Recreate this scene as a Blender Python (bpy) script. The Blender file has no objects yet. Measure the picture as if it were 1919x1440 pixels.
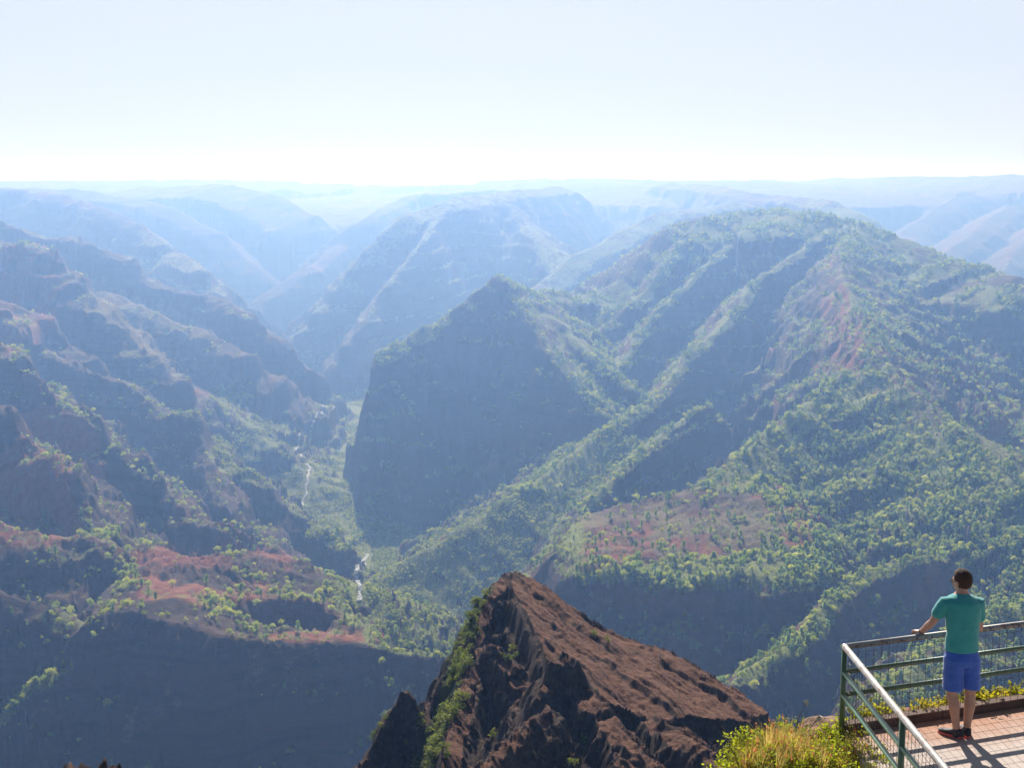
import bpy, bmesh, math, random
import numpy as np
from mathutils import Vector, Matrix, Euler
random.seed(7)
RNG = np.random.default_rng(11)
D2 = bpy.data
SC = bpy.context.scene
COL = SC.collection
# ------------------------------------------------------------------ camera
F = 2500.0; CX = 959.5; CY = 720.0; PITCH = math.radians(8.54); ZC = 5.5
cam_d = D2.cameras.new('camera'); cam = D2.objects.new('camera', cam_d); COL.objects.link(cam)
cam.location = (0, 0, ZC); cam.rotation_euler = (math.pi/2 - PITCH, 0, 0)
cam_d.sensor_width = 36; cam_d.sensor_fit = 'HORIZONTAL'; cam_d.lens = 36*F/1919
cam_d.clip_start = 0.1; cam_d.clip_end = 60000
SC.camera = cam
cp, sp = math.cos(PITCH), math.sin(PITCH)
def at(px, py, D):
    """world point seen at photo pixel px, py at ground distance D"""
    u = (px-CX)/F; v = (py-CY)/F
    dx, dy, dz = u, cp - v*sp, -sp - v*cp
    k = D/math.hypot(dx, dy)
    return (dx*k, dy*k, ZC + dz*k)
def on_z(px, py, z):
    u = (px-CX)/F; v = (py-CY)/F
    dx, dy, dz = u, cp - v*sp, -sp - v*cp
    k = (z-ZC)/dz
    return (dx*k, dy*k, z)
def proj(x, y, z):
    zz = z-ZC; dep = y*cp - zz*sp
    return CX + F*x/dep, CY - F*(y*sp + zz*cp)/dep
# ------------------------------------------------------------------ noise
LAT = RNG.random((8, 256, 256))
def vn(x, y, seed=0):
    T = LAT[seed % 8]; off = (seed*37.3) % 97
    x = x+off; y = y+off*1.7
    xi = np.floor(x).astype(np.int64); yi = np.floor(y).astype(np.int64)
    fx = x-xi; fy = y-yi
    fx = fx*fx*fx*(fx*(fx*6-15)+10); fy = fy*fy*fy*(fy*(fy*6-15)+10)
    x0 = xi & 255; x1 = (xi+1) & 255; y0 = yi & 255; y1 = (yi+1) & 255
    a = T[y0, x0]; b = T[y0, x1]; c = T[y1, x0]; d = T[y1, x1]
    return (a + (b-a)*fx)*(1-fy) + (c + (d-c)*fx)*fy
def fbm(x, y, o=4, seed=0, gain=.5):
    s = 0; a = 1; t = 0
    for i in range(o):
        s = s + a*(vn(x, y, seed+i)*2-1); t += a; a *= gain
        x, y = x*1.93+y*.5, y*1.93-x*.5
    return s/t
def ridged(x, y, o=3, seed=0, gain=.55):
    s = 0; a = 1; t = 0
    for i in range(o):
        s = s + a*(1-np.abs(vn(x, y, seed+i)*2-1)); t += a; a *= gain
        x, y = x*2.03, y*2.03
    return s/t
def sstep(a, b, x):
    t = np.clip((x-a)/(b-a), 0, 1); return t*t*(3-2*t)
# ------------------------------------------------------------------ terrain primitives
def prof(d, P):
    xs = [0]; ys = [0]
    for dd, s in P:
        ys.append(ys[-1]+(dd-xs[-1])*s); xs.append(dd)
    return np.interp(d, xs, ys)
INF = 99999
def _p(v): return [(INF, v)] if not isinstance(v, list) else v
RIDGES = []; MESAS = []
def ridge(pts, near, far, fl=.35, L=70, r=6, jag=5):
    RIDGES.append(dict(p=[at(*q) for q in pts], near=_p(near), far=_p(far), fl=fl, L=L, r=r, jag=jag, seed=len(RIDGES)))
def mesa(pts, out, fl=.3, L=60, jag=4):
    MESAS.append(dict(p=[at(*q) for q in pts], out=_p(out), fl=fl, L=L, jag=jag, seed=len(MESAS)+40))
def seg_dist(X, Y, P, closed=False):
    n = len(P); best = np.full(X.shape, 1e18); S = np.zeros_like(X); Z = np.zeros_like(X); W = np.zeros_like(X)
    s0 = 0
    for i in range(n if closed else n-1):
        a = P[i]; b = P[(i+1) % n]
        ex, ey = b[0]-a[0], b[1]-a[1]; l = math.hypot(ex, ey)+1e-9
        t = np.clip(((X-a[0])*ex+(Y-a[1])*ey)/(l*l), 0, 1)
        qx = X-(a[0]+t*ex); qy = Y-(a[1]+t*ey)
        d2 = qx*qx+qy*qy
        m = d2 < best
        best = np.where(m, d2, best)
        S = np.where(m, s0+t*l, S); Z = np.where(m, a[2]+t*(b[2]-a[2]), Z)
        W = np.where(m, (ex*qy-ey*qx)/l, W)
        s0 += l
    d = np.sqrt(best)
    return d, S, Z, W/(d+1e-6)
def ridge_height(R, X, Y):
    P = R['p']; sg = 1 if P[-1][0] > P[0][0] else -1
    d, S, Z, W = seg_dist(X, Y, P)
    w = np.clip(.5 - .5*W*sg, 0, 1)          # 1 = near side
    L = R['L']; sd = R['seed']
    S2 = S + fbm(X/(L*1.3), Y/(L*1.3), 2, sd+3)*L*.5
    S2 = S2 + fbm(X/(L*.3), Y/(L*.3), 2, sd+4)*L*.16
    rn = ridged(S2/L, d/(L*2.6)+sd*3.1, 4, sd, .6)
    de = d + R['fl']*np.minimum(d, L*3.2)*(0.62-rn)*1.6
    de = np.sqrt(de*de + R['r']**2) - R['r']
    zc = Z + R['jag']*fbm(S/(L*.5), Z*0+sd*1.7, 3, sd+1)
    h = zc - (w*prof(de, R['near']) + (1-w)*prof(de, R['far']))
    if 'clip' in R:
        a, b = R['clip']; ex, ey = b[0]-a[0], b[1]-a[1]; l = math.hypot(ex, ey)
        h = h - R.get('ck', 1.1)*np.maximum(0, 30*fbm(X/70, Y/70, 4, 3)*('ck' in R) -(ex*(Y-a[1])-ey*(X-a[0]))/l)
    return h
def mesa_height(M, X, Y):
    P = M['p']; n = len(P)
    d, S, Z, W = seg_dist(X, Y, P, True)
    ins = np.zeros(X.shape, bool)
    for i in range(n):
        a = P[i]; b = P[(i+1) % n]
        c = ((a[1] > Y) != (b[1] > Y)) & (X < (b[0]-a[0])*(Y-a[1])/((b[1]-a[1])+1e-9)+a[0])
        ins ^= c
    num = 0; den = 0
    for a in P:
        w = 1/((X-a[0])**2+(Y-a[1])**2+400)**1.5
        num = num+w*a[2]; den = den+w
    zi = num/den
    L = M['L']; sd = M['seed']
    rn = ridged((S+fbm(X/L, Y/L, 2, sd+3)*L*.5)/L, d/(L*5), 3, sd)
    de = d + M['fl']*(np.minimum(d, L*3.2)*(0.62-rn)*1.6 + L*.25*(0.6-rn)*sstep(0, L*.3, d))
    zo = Z - prof(np.maximum(de, 0), M['out'])
    t = sstep(0, L*.8, d)
    return np.where(ins, Z*(1-t)+zi*t + t*M['jag']*fbm(X/(L*.8), Y/(L*.8), 3, sd+2), zo)
# ---- far plateaus
ridge([(-400,343,8500),(0,341,8500),(440,338,8500),(620,345,8500),(700,347,8500),(745,354,8300),(785,380,8200)], [(500,.12),(INF,.55)], 0, .3, 300, 20, 16)
ridge([(765,366,7600),(800,356,7600),(850,346,7600),(1050,335,7600),(1250,337,7600),(1380,341,7800)], [(1300,.10),(INF,.5)], 0, .3, 260, 20, 16)
ridge([(1250,343,9000),(1650,332,9000),(1919,328,8800),(2500,330,8800)], [(1300,.08),(INF,.6)], 0, .3, 300, 20, 16)
ridge([(1990,385,7000),(1890,385,6900),(1830,430,6100),(1760,485,5500)], [(60,.4),(INF,.8)], .55, .35, 200, 10)
ridge([(1900,360,7600),(1780,368,7200),(1700,430,6400),(1640,480,5800)], [(60,.4),(INF,.8)], .55, .35, 200, 10)
ridge([(2100,390,6500),(1980,400,6400),(1900,470,5500),(1860,530,5100)], [(60,.4),(INF,.8)], .55, .35, 200, 10)
# ---- far gorge
ridge([(250,352,7500),(440,345,6800),(540,372,6500),(600,405,6300),(640,440,6200),(665,490,6100)], [(250,.25),(INF,1.2)], .8, .22, 180, 12)
ridge([(0,352,6800),(150,356,6600),(300,380,6200),(420,440,5900),(480,500,5700)], [(100,.3),(INF,1.1)], .8, .22, 180, 12)
ridge([(1000,352,6800),(860,358,6700),(770,366,6500),(690,402,5900),(650,430,5700),(640,455,5600),(600,490,5400),(540,525,5200),(470,565,5000)], [(40,.4),(INF,1.35)], .9, .22, 150, 10)
ridge([(1050,350,6000),(900,362,5200),(830,374,4800),(760,400,4600),(715,440,4500),(660,500,4400),(620,560,4300),(580,592,4250),(555,628,4200),(545,665,4150)], [(80,.35),(INF,1.15)], .9, .22, 150, 14)
ridge([(840,380,4750),(790,450,4400),(730,530,4100),(690,590,3900),(640,650,3750),(615,690,3700)], [(8,.6),(INF,1.3)], 1.25, .2, 120)
ridge([(900,365,5100),(960,390,4950),(1010,450,4600),(1030,490,4450),(1060,530,4300)], [(20,.5),(INF,1.2)], .7, .25, 120)
ridge([(1400,378,5200),(1250,395,4900),(1150,440,4600),(1080,480,4400),(1010,535,4200)], [(80,.3),(INF,1.2)], .8, .25, 120)
ridge([(1250,343,6800),(1330,346,6400),(1420,362,5600),(1520,372,5200),(1570,376,5000),(1640,410,4800),(1700,450,4700),(1760,500,4600)], [(80,.3),(INF,1.15)], .8, .25, 130)
# ---- left wall, far to near
ridge([(-150,350,6000),(50,356,5800),(110,362,5600),(160,378,5400),(250,412,5000),(340,478,4600),(385,505,4400),(400,545,4300),(440,578,4250)], [(40,.4),(INF,1.0)], .9, .35, 130, 8, 14)
ridge([(-250,390,4300),(0,410,4100),(60,440,4000),(160,452,3900),(240,480,3800),(300,532,3700),(345,548,3650),(400,548,3600),(440,565,3500),(480,600,3420),(530,640,3350),(575,690,3280),(592,745,3250)], [(30,.4),(INF,1.7)], 1.1, .25, 90, 6, 12)
ridge([(200,545,3450),(270,575,3300),(330,600,3200),(400,630,3130),(440,652,3080)], [(45,.3),(INF,1.35)], .9, .3, 80)
ridge([(-200,415,3500),(0,450,3300),(60,462,3200),(110,500,3100),(170,560,2950),(230,610,2850),(280,655,2780),(300,672,2750)], [(50,.35),(INF,1.45)], 1.0, .3, 80, 6, 12)
ridge([(-100,520,3000),(60,590,2850),(130,640,2760),(200,690,2680),(250,720,2620)], [(40,.4),(INF,1.45)], 1.0, .3, 80, 6, 12)
ridge([(-200,500,2900),(0,575,2780),(60,640,2650),(150,690,2550),(210,705,2500),(260,735,2430),(300,778,2350),(345,770,2330),(365,800,2300),(385,850,2230),(470,905,2150),(540,960,2070),(600,1000,2010),(650,1045,1950),(685,1105,1880)], [(15,.4),(INF,1.45)], 1.0, .3, 60, 4, 10)
ridge([(320,700,3050),(400,750,2850),(450,790,2750),(520,840,2650),(560,872,2600)], .4, .5, .35, 70)
ridge([(-200,560,2300),(0,640,2200),(60,690,2130),(110,740,2060),(150,775,2020),(200,820,1950),(260,870,1890),(330,945,1800),(430,1005,1720),(500,1050,1660),(600,1110,1600),(680,1160,1550),(735,1205,1500)], [(12,.4),(INF,1.45)], 1.0, .3, 55, 4, 9)
ridge([(390,860,2200),(400,920,2060),(450,975,1930),(520,1030,1830),(590,1080,1740)], [(12,.4),(INF,1.45)], 1.0, .3, 55, 4, 8)
ridge([(-200,690,1850),(0,775,1750),(40,820,1700),(110,875,1640),(160,930,1590),(175,990,1530),(230,1010,1500),(300,1025,1460)], [(12,.4),(INF,1.45)], 1.0, .3, 50, 4, 9)
ridge([(-200,900,1550),(0,985,1450),(80,1005,1430),(150,1005,1440)], [(30,.5),(INF,.85)], .8, .5, 50, 4, 6)
ridge([(-200,1080,1300),(-40,1100,1280),(60,1120,1260),(110,1150,1240)], [(20,.5),(INF,.9)], .8, .5, 40, 4, 6)
# ---- lower left shelf
mesa([(285,1022,1470),(360,1045,1430),(470,1030,1470),(560,1050,1440),(620,1110,1350),(700,1200,1200),(722,1222,1170),(640,1205,1165),(500,1203,1150),(400,1190,1150),(300,1162,1180),(240,1150,1200),(160,1160,1200),(190,1110,1280),(250,1060,1390)], [(INF,1.25)], .3, 45, 5)
ridge([(690,1212,1190),(780,1226,1150),(850,1229,1120),(930,1240,1100)], 1.2, .9, .3, 45, 3, 3)
ridge([(175,1150,1215),(140,1200,1198),(120,1245,1180),(60,1290,1168),(0,1335,1160),(-100,1400,1150)], [(8,.4),(INF,1.5)], .75, .3, 45, 3, 4)
ridge([(290,1040,1440),(350,1075,1370),(300,1120,1290)], .45, .5, .5, 22, 3, 2)
ridge([(470,1035,1460),(520,1055,1420),(600,1080,1400)], .5, .5, .5, 22, 3, 2)
# ---- central butte
ridge([(703,674,2700),(716,660,2700),(760,640,2720),(830,590,2750),(880,560,2770),(920,524,2790),(935,513,2795),(960,535,2820),(1000,545,2900),(1080,553,3050),(1110,552,3100)], [(45,.45),(INF,1.12)], 1.5, .18, 110, 4, 6)
ridge([(945,520,2800),(990,590,2650),(1030,650,2520),(1080,720,2400),(1110,765,2330)], [(10,.4),(INF,1.5)], .6, .3, 70, 4, 6)
ridge([(975,535,2830),(1060,620,2650),(1130,690,2500),(1170,725,2440)], [(10,.4),(INF,1.2)], .6, .35, 60, 4, 6)
ridge([(720,690,2650),(770,760,2560),(790,800,2500),(800,900,2400)], 1.3, 1.3, .3, 60, 4, 8)
for R in (RIDGES[-1], RIDGES[-4]): R['clip'] = (at(724,760,3155), at(672,960,2330)); R['ck'] = 5.5
# ---- big mountain on the right
ridge([(1110,552,3100),(1150,520,3150),(1200,470,3200),(1240,428,3250),(1330,402,3350),(1450,396,3400),(1500,400,3300),(1600,418,3250),(1700,452,3150),(1780,485,3050),(1850,502,3000),(1919,522,2900),(2200,600,2800)], [(160,.3),(INF,1.0)], .6, .25, 110, 12, 8)
ridge([(1480,405,3370),(1390,450,3200),(1300,520,3000),(1240,580,2850),(1190,640,2700),(1160,690,2600)], [(12,.4),(INF,1.35)], .85, .25, 80, 5, 6)
ridge([(1330,402,3340),(1270,460,3150),(1230,520,3020),(1190,570,2930)], [(25,.4),(INF,1.3)], .85, .25, 80, 5, 6)
ridge([(1560,420,3250),(1500,470,3050),(1420,530,2850),(1400,570,2750),(1330,640,2600),(1260,700,2450),(1200,760,2300),(1130,805,2200)], [(14,.4),(INF,1.5)], .85, .22, 80, 5, 7)
ridge([(1130,805,2200),(1070,855,2120),(1000,905,2030),(940,940,1970),(880,975,1930),(820,1012,1900),(760,1050,1880)], [(340,.40),(INF,.9)], .6, .3, 60, 5, 5)
ridge([(1320,765,2230),(1295,766,2200),(1260,795,2130),(1200,850,2000),(1130,910,1880),(1095,955,1800),(1078,990,1750)], [(10,.4),(INF,1.5)], .95, .25, 55, 4, 6)
ridge([(1600,420,3200),(1580,480,2850),(1600,570,2450),(1625,650,2150),(1560,720,2030),(1500,765,1930),(1440,810,1840),(1390,860,1740),(1350,903,1660)], [(INF,.5)], 1.0, .4, 60, 6, 6)
ridge([(1600,570,2450),(1625,650,2150),(1700,725,2000),(1780,790,1900),(1850,830,1850),(1919,860,1800),(2150,940,1750)], [(INF,.30)], .9, .5, 60, 6, 6)
RIDGES[-1]['clip'] = (at(1625,650,2150), at(1350,903,1660))
mesa([(1095,963,1600),(1200,936,1625),(1340,904,1650),(1440,898,1650),(1490,940,1580),(1520,1000,1470),(1560,1080,1360),(1480,1085,1330),(1400,1072,1345),(1290,1092,1325),(1180,1068,1350),(1095,1065,1350),(1058,1020,1430)], [(12,.5),(INF,1.2)], .35, 50, 6)
ridge([(1750,1040,1480),(1620,1080,1400),(1560,1130,1300),(1520,1185,1240),(1460,1225,1190),(1400,1243,1170),(1382,1265,1145)], [(12,.4),(INF,1.4)], .9, .35, 40, 3, 4)
ridge([(2000,1100,1380),(1850,1150,1270),(1750,1220,1160),(1670,1290,1080),(1600,1350,1010)], [(40,.5),(INF,1.0)], .8, .5, 35, 3, 4)
NFAR = len(RIDGES); MFAR = len(MESAS)
# ---- near red rock spur
mesa([(965,1068,300),(1000,1086,294),(1040,1112,288),(1130,1180,272),(1250,1225,262),(1330,1268,250),(1400,1310,242),(1442,1338,236),(1400,1350,229),(1330,1352,226),(1200,1342,224),(1130,1320,226),(1080,1290,232),(1030,1250,240),(1010,1200,250),(990,1150,266),(955,1105,285)], [(INF,2.3)], .3, 7, .8)
ridge([(965,1068,300),(930,1092,290),(905,1130,280),(885,1175,270),(878,1220,260),(868,1270,250),(850,1340,235),(830,1440,215),(815,1530,200)], [(2,.5),(INF,1.7)], 2.2, .35, 8, .8, 1.2)
ridge([(885,1208,262),(930,1216,255),(960,1240,250),(985,1280,244),(1015,1305,236)], [(2,.4),(INF,2.2)], 1.0, .4, 7, .8, 1.2)
ridge([(1018,1290,229),(1033,1248,231),(1055,1238,232),(1080,1245,231),(1100,1285,230),(1115,1325,222)], [(2,.4),(INF,3.6)], 1.4, .4, 6, .8, 1.2)
ridge([(1020,1330,216),(990,1362,208),(950,1396,200),(910,1435,192),(870,1490,183)], [(1,.6),(INF,1.5)], 1.3, .5, 5, .5, 1.0)
ridge([(1150,1350,218),(1170,1380,210),(1195,1415,202),(1200,1470,192)], [(2,.5),(INF,1.4)], 1.0, .5, 6, .8, 1.2)
ridge([(1230,1348,222),(1280,1385,210),(1330,1425,200),(1370,1470,190)], [(2,.6),(INF,1.3)], .7, .5, 6, .8, 1.2)
ridge([(640,1470,240),(670,1436,245),(702,1392,250),(735,1328,256),(765,1303,258),(787,1328,256),(802,1350,254)], [(INF,2.4)], 1.9, .4, 6, .5, 1.2)
ridge([(806,1350,256),(818,1300,260),(836,1298,261),(846,1330,259)], [(INF,2.4)], 1.9, .4, 6, .5, 1.0)
ridge([(60,1470,80),(115,1445,80),(150,1425,80),(190,1448,80),(250,1480,79)], [(2.5,.2),(INF,1.3)], 1.5, .5, 3, .6, .5)
# ------------------------------------------------------------------ the sheet
def terrain_z(X, Y, D):
    """coarse heights: ridges + floor"""
    fl = np.interp(D, [0,1200,1700,2700,3600,5000,7000,11000], [-660,-640,-628,-602,-575,-540,-420,-300])
    fl = fl + 10*fbm(X/220, Y/220, 3, 5)
    z = fl.copy()
    wx = fbm(X/300, Y/300, 3, 1); wy = fbm(X/300, Y/300, 3, 2)
    k = np.clip(D/2000, 0, 1.6)
    nearm = D < 420
    Xw = X + wx*18*k; Yw = Y + wy*18*k
    Xn = X + .9*fbm(X/9, Y/9, 3, 1); Yn = Y + .9*fbm(X/9, Y/9, 3, 2)
    for i, R in enumerate(RIDGES):
        if i < NFAR:
            m = D > 400
            z[m] = np.maximum(z[m], ridge_height(R, Xw[m], Yw[m]))
        else:
            m = nearm
            z[m] = np.maximum(z[m], ridge_height(R, Xn[m], Yn[m]))
    for i, M in enumerate(MESAS):
        m = (D > 400) if i < MFAR else nearm
        A, B = (Xw, Yw) if i < MFAR else (Xn, Yn)
        z[m] = np.maximum(z[m], mesa_height(M, A[m], B[m]))
    # the bowl in the shelf
    bx, by, bz = at(530, 1165, 1245)
    q = np.hypot((X-bx)/52, (Y-by)/48) + .15*fbm(X/30, Y/30, 2, 3)
    z = z - 42*(1-sstep(.55, 1.05, q))
    return z
def up(Z, n):
    """cubic upsampling along axis 0"""
    m = Z.shape[0]; f = np.linspace(0, m-1, n); i = np.minimum(f.astype(int), m-2); t = (f-i)[:, None]
    p0 = Z[np.maximum(i-1, 0)]; p1 = Z[i]; p2 = Z[i+1]; p3 = Z[np.minimum(i+2, m-1)]
    return p1 + .5*t*(p2-p0 + t*(2*p0-5*p1+4*p2-p3 + t*(3*(p1-p2)+p3-p0)))
def polar(a0, a1, na, r0, r1, nr, div=2):
    az = np.radians(np.linspace(a0, a1, na)); rr = np.exp(np.linspace(math.log(r0), math.log(r1), nr))
    nac, nrc = na//div, nr//div
    A, R = np.meshgrid(np.linspace(az[0], az[-1], nac), np.exp(np.linspace(math.log(r0), math.log(r1), nrc)))
    Z = up(up(terrain_z(R*np.sin(A), R*np.cos(A), R), nr).T.copy(), na).T.copy()
    A, R = np.meshgrid(az, rr)
    return az, rr, R, R*np.sin(A), R*np.cos(A), Z
def slope_of(Z, RR, AZ, R):
    return np.hypot(np.gradient(Z, axis=0)/np.gradient(RR)[:, None], np.gradient(Z, axis=1)/(np.gradient(AZ)[None, :]*R))
def grid_mesh(name, X, Y, Z):
    nr, na = X.shape
    me = D2.meshes.new(name); n = nr*na
    co = np.stack([X, Y, Z], -1).reshape(-1).astype(np.float32)
    me.vertices.add(n); me.vertices.foreach_set('co', co)
    idx = np.arange(n).reshape(nr, na)
    q = np.stack([idx[:-1, :-1], idx[:-1, 1:], idx[1:, 1:], idx[1:, :-1]], -1).reshape(-1).astype(np.int32)
    nf = (nr-1)*(na-1)
    me.loops.add(nf*4); me.loops.foreach_set('vertex_index', q)
    me.polygons.add(nf); me.polygons.foreach_set('loop_start', np.arange(nf, dtype=np.int32)*4)
    me.update(calc_edges=True)
    me.shade_smooth()
    return me
def vcol(me, name, *ch):
    a = me.attributes.new(name, 'FLOAT_COLOR', 'POINT')
    n = len(me.vertices); d = np.ones((n, 4), np.float32)
    for i, c in enumerate(ch): d[:, i] = np.asarray(c).reshape(-1)
    a.data.foreach_set('color', d.reshape(-1))
# ---- main sheet
AZ, RR, R_, X, Y, Z = polar(-26, 26, 1300, 330, 11500, 1150)
NR, NA = X.shape
sl0 = slope_of(Z, RR, AZ, R_); st = sstep(.75, 1.2, sl0)
ph = Z/46 + .35*fbm(X/260, Y/260, 2, 4)
Z = Z + st*5*np.sin(2*math.pi*ph)*(.4+vn(X/90, Y/90, 6))
flat = sstep(12, 30, Z - np.interp(R_, [0,1200,1700,2700,3600,5000,7000,11000], [-660,-640,-628,-602,-575,-540,-420,-300]))
lw0 = (1-sstep(560, 760, proj(X, Y, Z)[0]))*sstep(1300, 1700, R_)*(1-.7*sstep(3900, 4800, R_))
Pz = 64.0; q_ = (Z + 26*fbm(X/170, Y/170, 3, 5) + 8*fbm(X/40, Y/40, 2, 6))/Pz; fr_ = q_-np.floor(q_)
Z = Z + lw0*.62*sstep(.35, .8, sl0)*Pz*(sstep(.30, .72, fr_)-fr_)*flat
nf = fbm(X/42, Y/42, 5, 2, .58)*(1-sstep(3000, 5000, R_)) + fbm(X/90, Y/90, 4, 2)*2*sstep(3000, 5000, R_)
Z = Z + (4.5+6*st)*nf*(.3+.7*flat) - st*8*(ridged(X/33, Y/33, 3, 6)-.6)
lw = 1-sstep(600, 760, proj(X, Y, Z)[0])
Z = Z - (1.2+(3.5+2.5*lw)*st)*(ridged(X/13, Y/13, 3, 7)-.6)*(1-sstep(3500, 5000, R_)) - lw*(3+8*st)*(ridged(X/52+.4*Y/52, Y/52, 4, 1, .6)-.6)*flat
def fan(px, py, D, rad, n, amp, lo=-1.0, hi=1.0):
    """erosion rills fanning out and down from an apex"""
    global Z
    ax_, ay_, _ = at(px, py, D); dx, dy = X-ax_, Y-ay_; r = np.hypot(dx, dy)+1e-6; m = r < rad*1.2
    th = np.arctan2(dx[m], -dy[m]); rr_ = r[m]
    k = ridged(th*n + .5*fbm(X[m]/15, Y[m]/15, 2, 4), rr_/40, 3, 5, .6)-.6
    Z[m] += amp*k*sstep(3, 25, rr_)*(1-sstep(rad*.7, rad*1.2, rr_))*sstep(lo-.2, lo, th)*(1-sstep(hi, hi+.2, th))
fan(350, 1035, 1440, 150, 9, 14, -1.3, 1.3); fan(505, 1038, 1450, 80, 8, 9, -1.4, 1.4); fan(1130, 1020, 1420, 80, 8, 8, -1, 1.5); fan(1440, 905, 1640, 200, 9, 11, .1, 1.5)
fan(1610, 600, 2400, 420, 12, 16, -.6, 1.4)
TZ = Z
def ground_z(x, y):
    a = np.arctan2(x, y); r = np.hypot(x, y)
    fj = np.clip((a-AZ[0])/(AZ[1]-AZ[0]), 0, NA-1.001); fi = np.clip((np.log(r)-math.log(RR[0]))/(math.log(RR[1])-math.log(RR[0])), 0, NR-1.001)
    i = fi.astype(int); j = fj.astype(int); u = fi-i; v = fj-j
    return (TZ[i, j]*(1-u)*(1-v)+TZ[i+1, j]*u*(1-v)+TZ[i, j+1]*(1-u)*v+TZ[i+1, j+1]*u*v)
def hit(px, py):
    """where the view ray through a photo pixel meets the sheet"""
    x1, y1, z1 = at(px, py, 1.0); dz = z1-ZC
    r = RR[3:-3]
    d = ZC + dz*r - ground_z(x1*r, y1*r)
    k = int(np.argmax(d < 0))
    if k == 0: k = 1
    t = d[k-1]/(d[k-1]-d[k]+1e-9); rr = r[k-1]+(r[k]-r[k-1])*t
    return (x1*rr, y1*rr, float(ground_z(np.array([x1*rr]), np.array([y1*rr]))[0]))
# ---- near spur sheet (finer)
AZn, RRn, Rn, Xn_, Yn_, Zn = polar(-20, 15, 1500, 70, 334, 1000)
sn = slope_of(Zn, RRn, AZn, Rn); stn = sstep(.6, 1.2, sn)
pa = at(965, 1068, 300); pb = at(1440, 1338, 236)
ux, uy = pb[0]-pa[0], pb[1]-pa[1]; ul = math.hypot(ux, uy); ux /= ul; uy /= ul
al = (Xn_-pa[0])*ux + (Yn_-pa[1])*uy; ac = -(Xn_-pa[0])*uy + (Yn_-pa[1])*ux
wob = 1.6*fbm(Xn_/7, Yn_/7, 3, 3)
rl = ridged((ac*1.0 + wob + .12*al)/2.4, al/40, 3, 5, .5)
slab = (1-stn)*sstep(-6, 8, al)
Zn = Zn + slab*(2.3*(rl-.62) + .3*fbm(Xn_/1.6, Yn_/1.6, 4, 1, .6) + .5*fbm(Xn_/9, Yn_/9, 3, 2))
phn = Zn/5.5 + .5*fbm(Xn_/18, Yn_/18, 2, 4)
Zn = Zn + stn*.7*np.sin(2*math.pi*phn) + (1-slab)*1.1*fbm(Xn_/4, Yn_/4, 5, 3, .6) + stn*1.6*(ridged(Xn_/3.6, Yn_/3.6, 4, 6, .6)-.6)
# ------------------------------------------------------------------ materials
class NT:
    def __init__(s, name):
        s.m = D2.materials.new(name); s.m.use_nodes = True; s.t = s.m.node_tree
        s.b = s.t.nodes['Principled BSDF']; s.o = s.t.nodes['Material Output']
    def n(s, kind, **k):
        nd = s.t.nodes.new(kind)
        for a, v in k.items(): setattr(nd, a, v)
        return nd
    def l(s, a, b): s.t.links.new(a, b)
    def noise(s, scale, detail=6, rough=.6, co=None, dist=0):
        nd = s.n('ShaderNodeTexNoise'); nd.inputs['Scale'].default_value = scale; nd.inputs['Detail'].default_value = detail
        nd.inputs['Roughness'].default_value = rough; nd.inputs['Distortion'].default_value = dist
        if co is not None: s.l(co, nd.inputs['Vector'])
        return nd.outputs['Fac']
    def co(s, scale=(1, 1, 1), rot=(0, 0, 0)):
        t = s.n('ShaderNodeTexCoord'); mp = s.n('ShaderNodeMapping'); mp.inputs['Scale'].default_value = scale; mp.inputs['Rotation'].default_value = rot
        s.l(t.outputs['Object'], mp.inputs['Vector']); return mp.outputs[0]
    def ramp(s, f, *st):
        r = s.n('ShaderNodeValToRGB'); e = r.color_ramp.elements
        while len(e) < len(st): e.new(.5)
        for i, (p, c) in enumerate(st):
            e[i].position = p; e[i].color = (c, c, c, 1) if isinstance(c, (int, float)) else (*c, 1)
        s.l(f, r.inputs[0]); return r.outputs[0]
    def mix(s, f, a, b, mode='MIX'):
        x = s.n('ShaderNodeMix', data_type='RGBA', blend_type=mode)
        for v, i in ((f, 0), (a, 6), (b, 7)):
            if isinstance(v, (int, float)): x.inputs[i].default_value = v
            elif isinstance(v, tuple): x.inputs[i].default_value = (*v, 1)
            else: s.l(v, x.inputs[i])
        return x.outputs[2]
    def math(s, op, a, b=0.0):
        x = s.n('ShaderNodeMath', operation=op)
        for v, i in ((a, 0), (b, 1)):
            if isinstance(v, (int, float)): x.inputs[i].default_value = v
            else: s.l(v, x.inputs[i])
        return x.outputs[0]
    def base(s, c):
        if isinstance(c, tuple): s.b.inputs['Base Color'].default_value = (*c, 1)
        else: s.l(c, s.b.inputs['Base Color'])
    def set(s, **k):
        for a, v in k.items(): s.b.inputs[a.replace('_', ' ')].default_value = v
        return s
    def bump(s, f, dist, strength=1.0):
        b = s.n('ShaderNodeBump'); b.inputs['Distance'].default_value = dist; b.inputs['Strength'].default_value = strength
        s.l(f, b.inputs['Height']); s.l(b.outputs[0], s.b.inputs['Normal'])
def plain(name, c, rough=.6, var=.25, scale=8, metal=0, bump=0):
    t = NT(name); f = t.noise(scale, 5, .6, t.co())
    t.base(t.ramp(f, (.3, tuple(x*(1-var) for x in c)), (.7, tuple(min(1, x*(1+var)) for x in c))))
    t.set(Roughness=rough, Metallic=metal)
    if bump: t.bump(f, bump)
    return t.m
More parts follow.
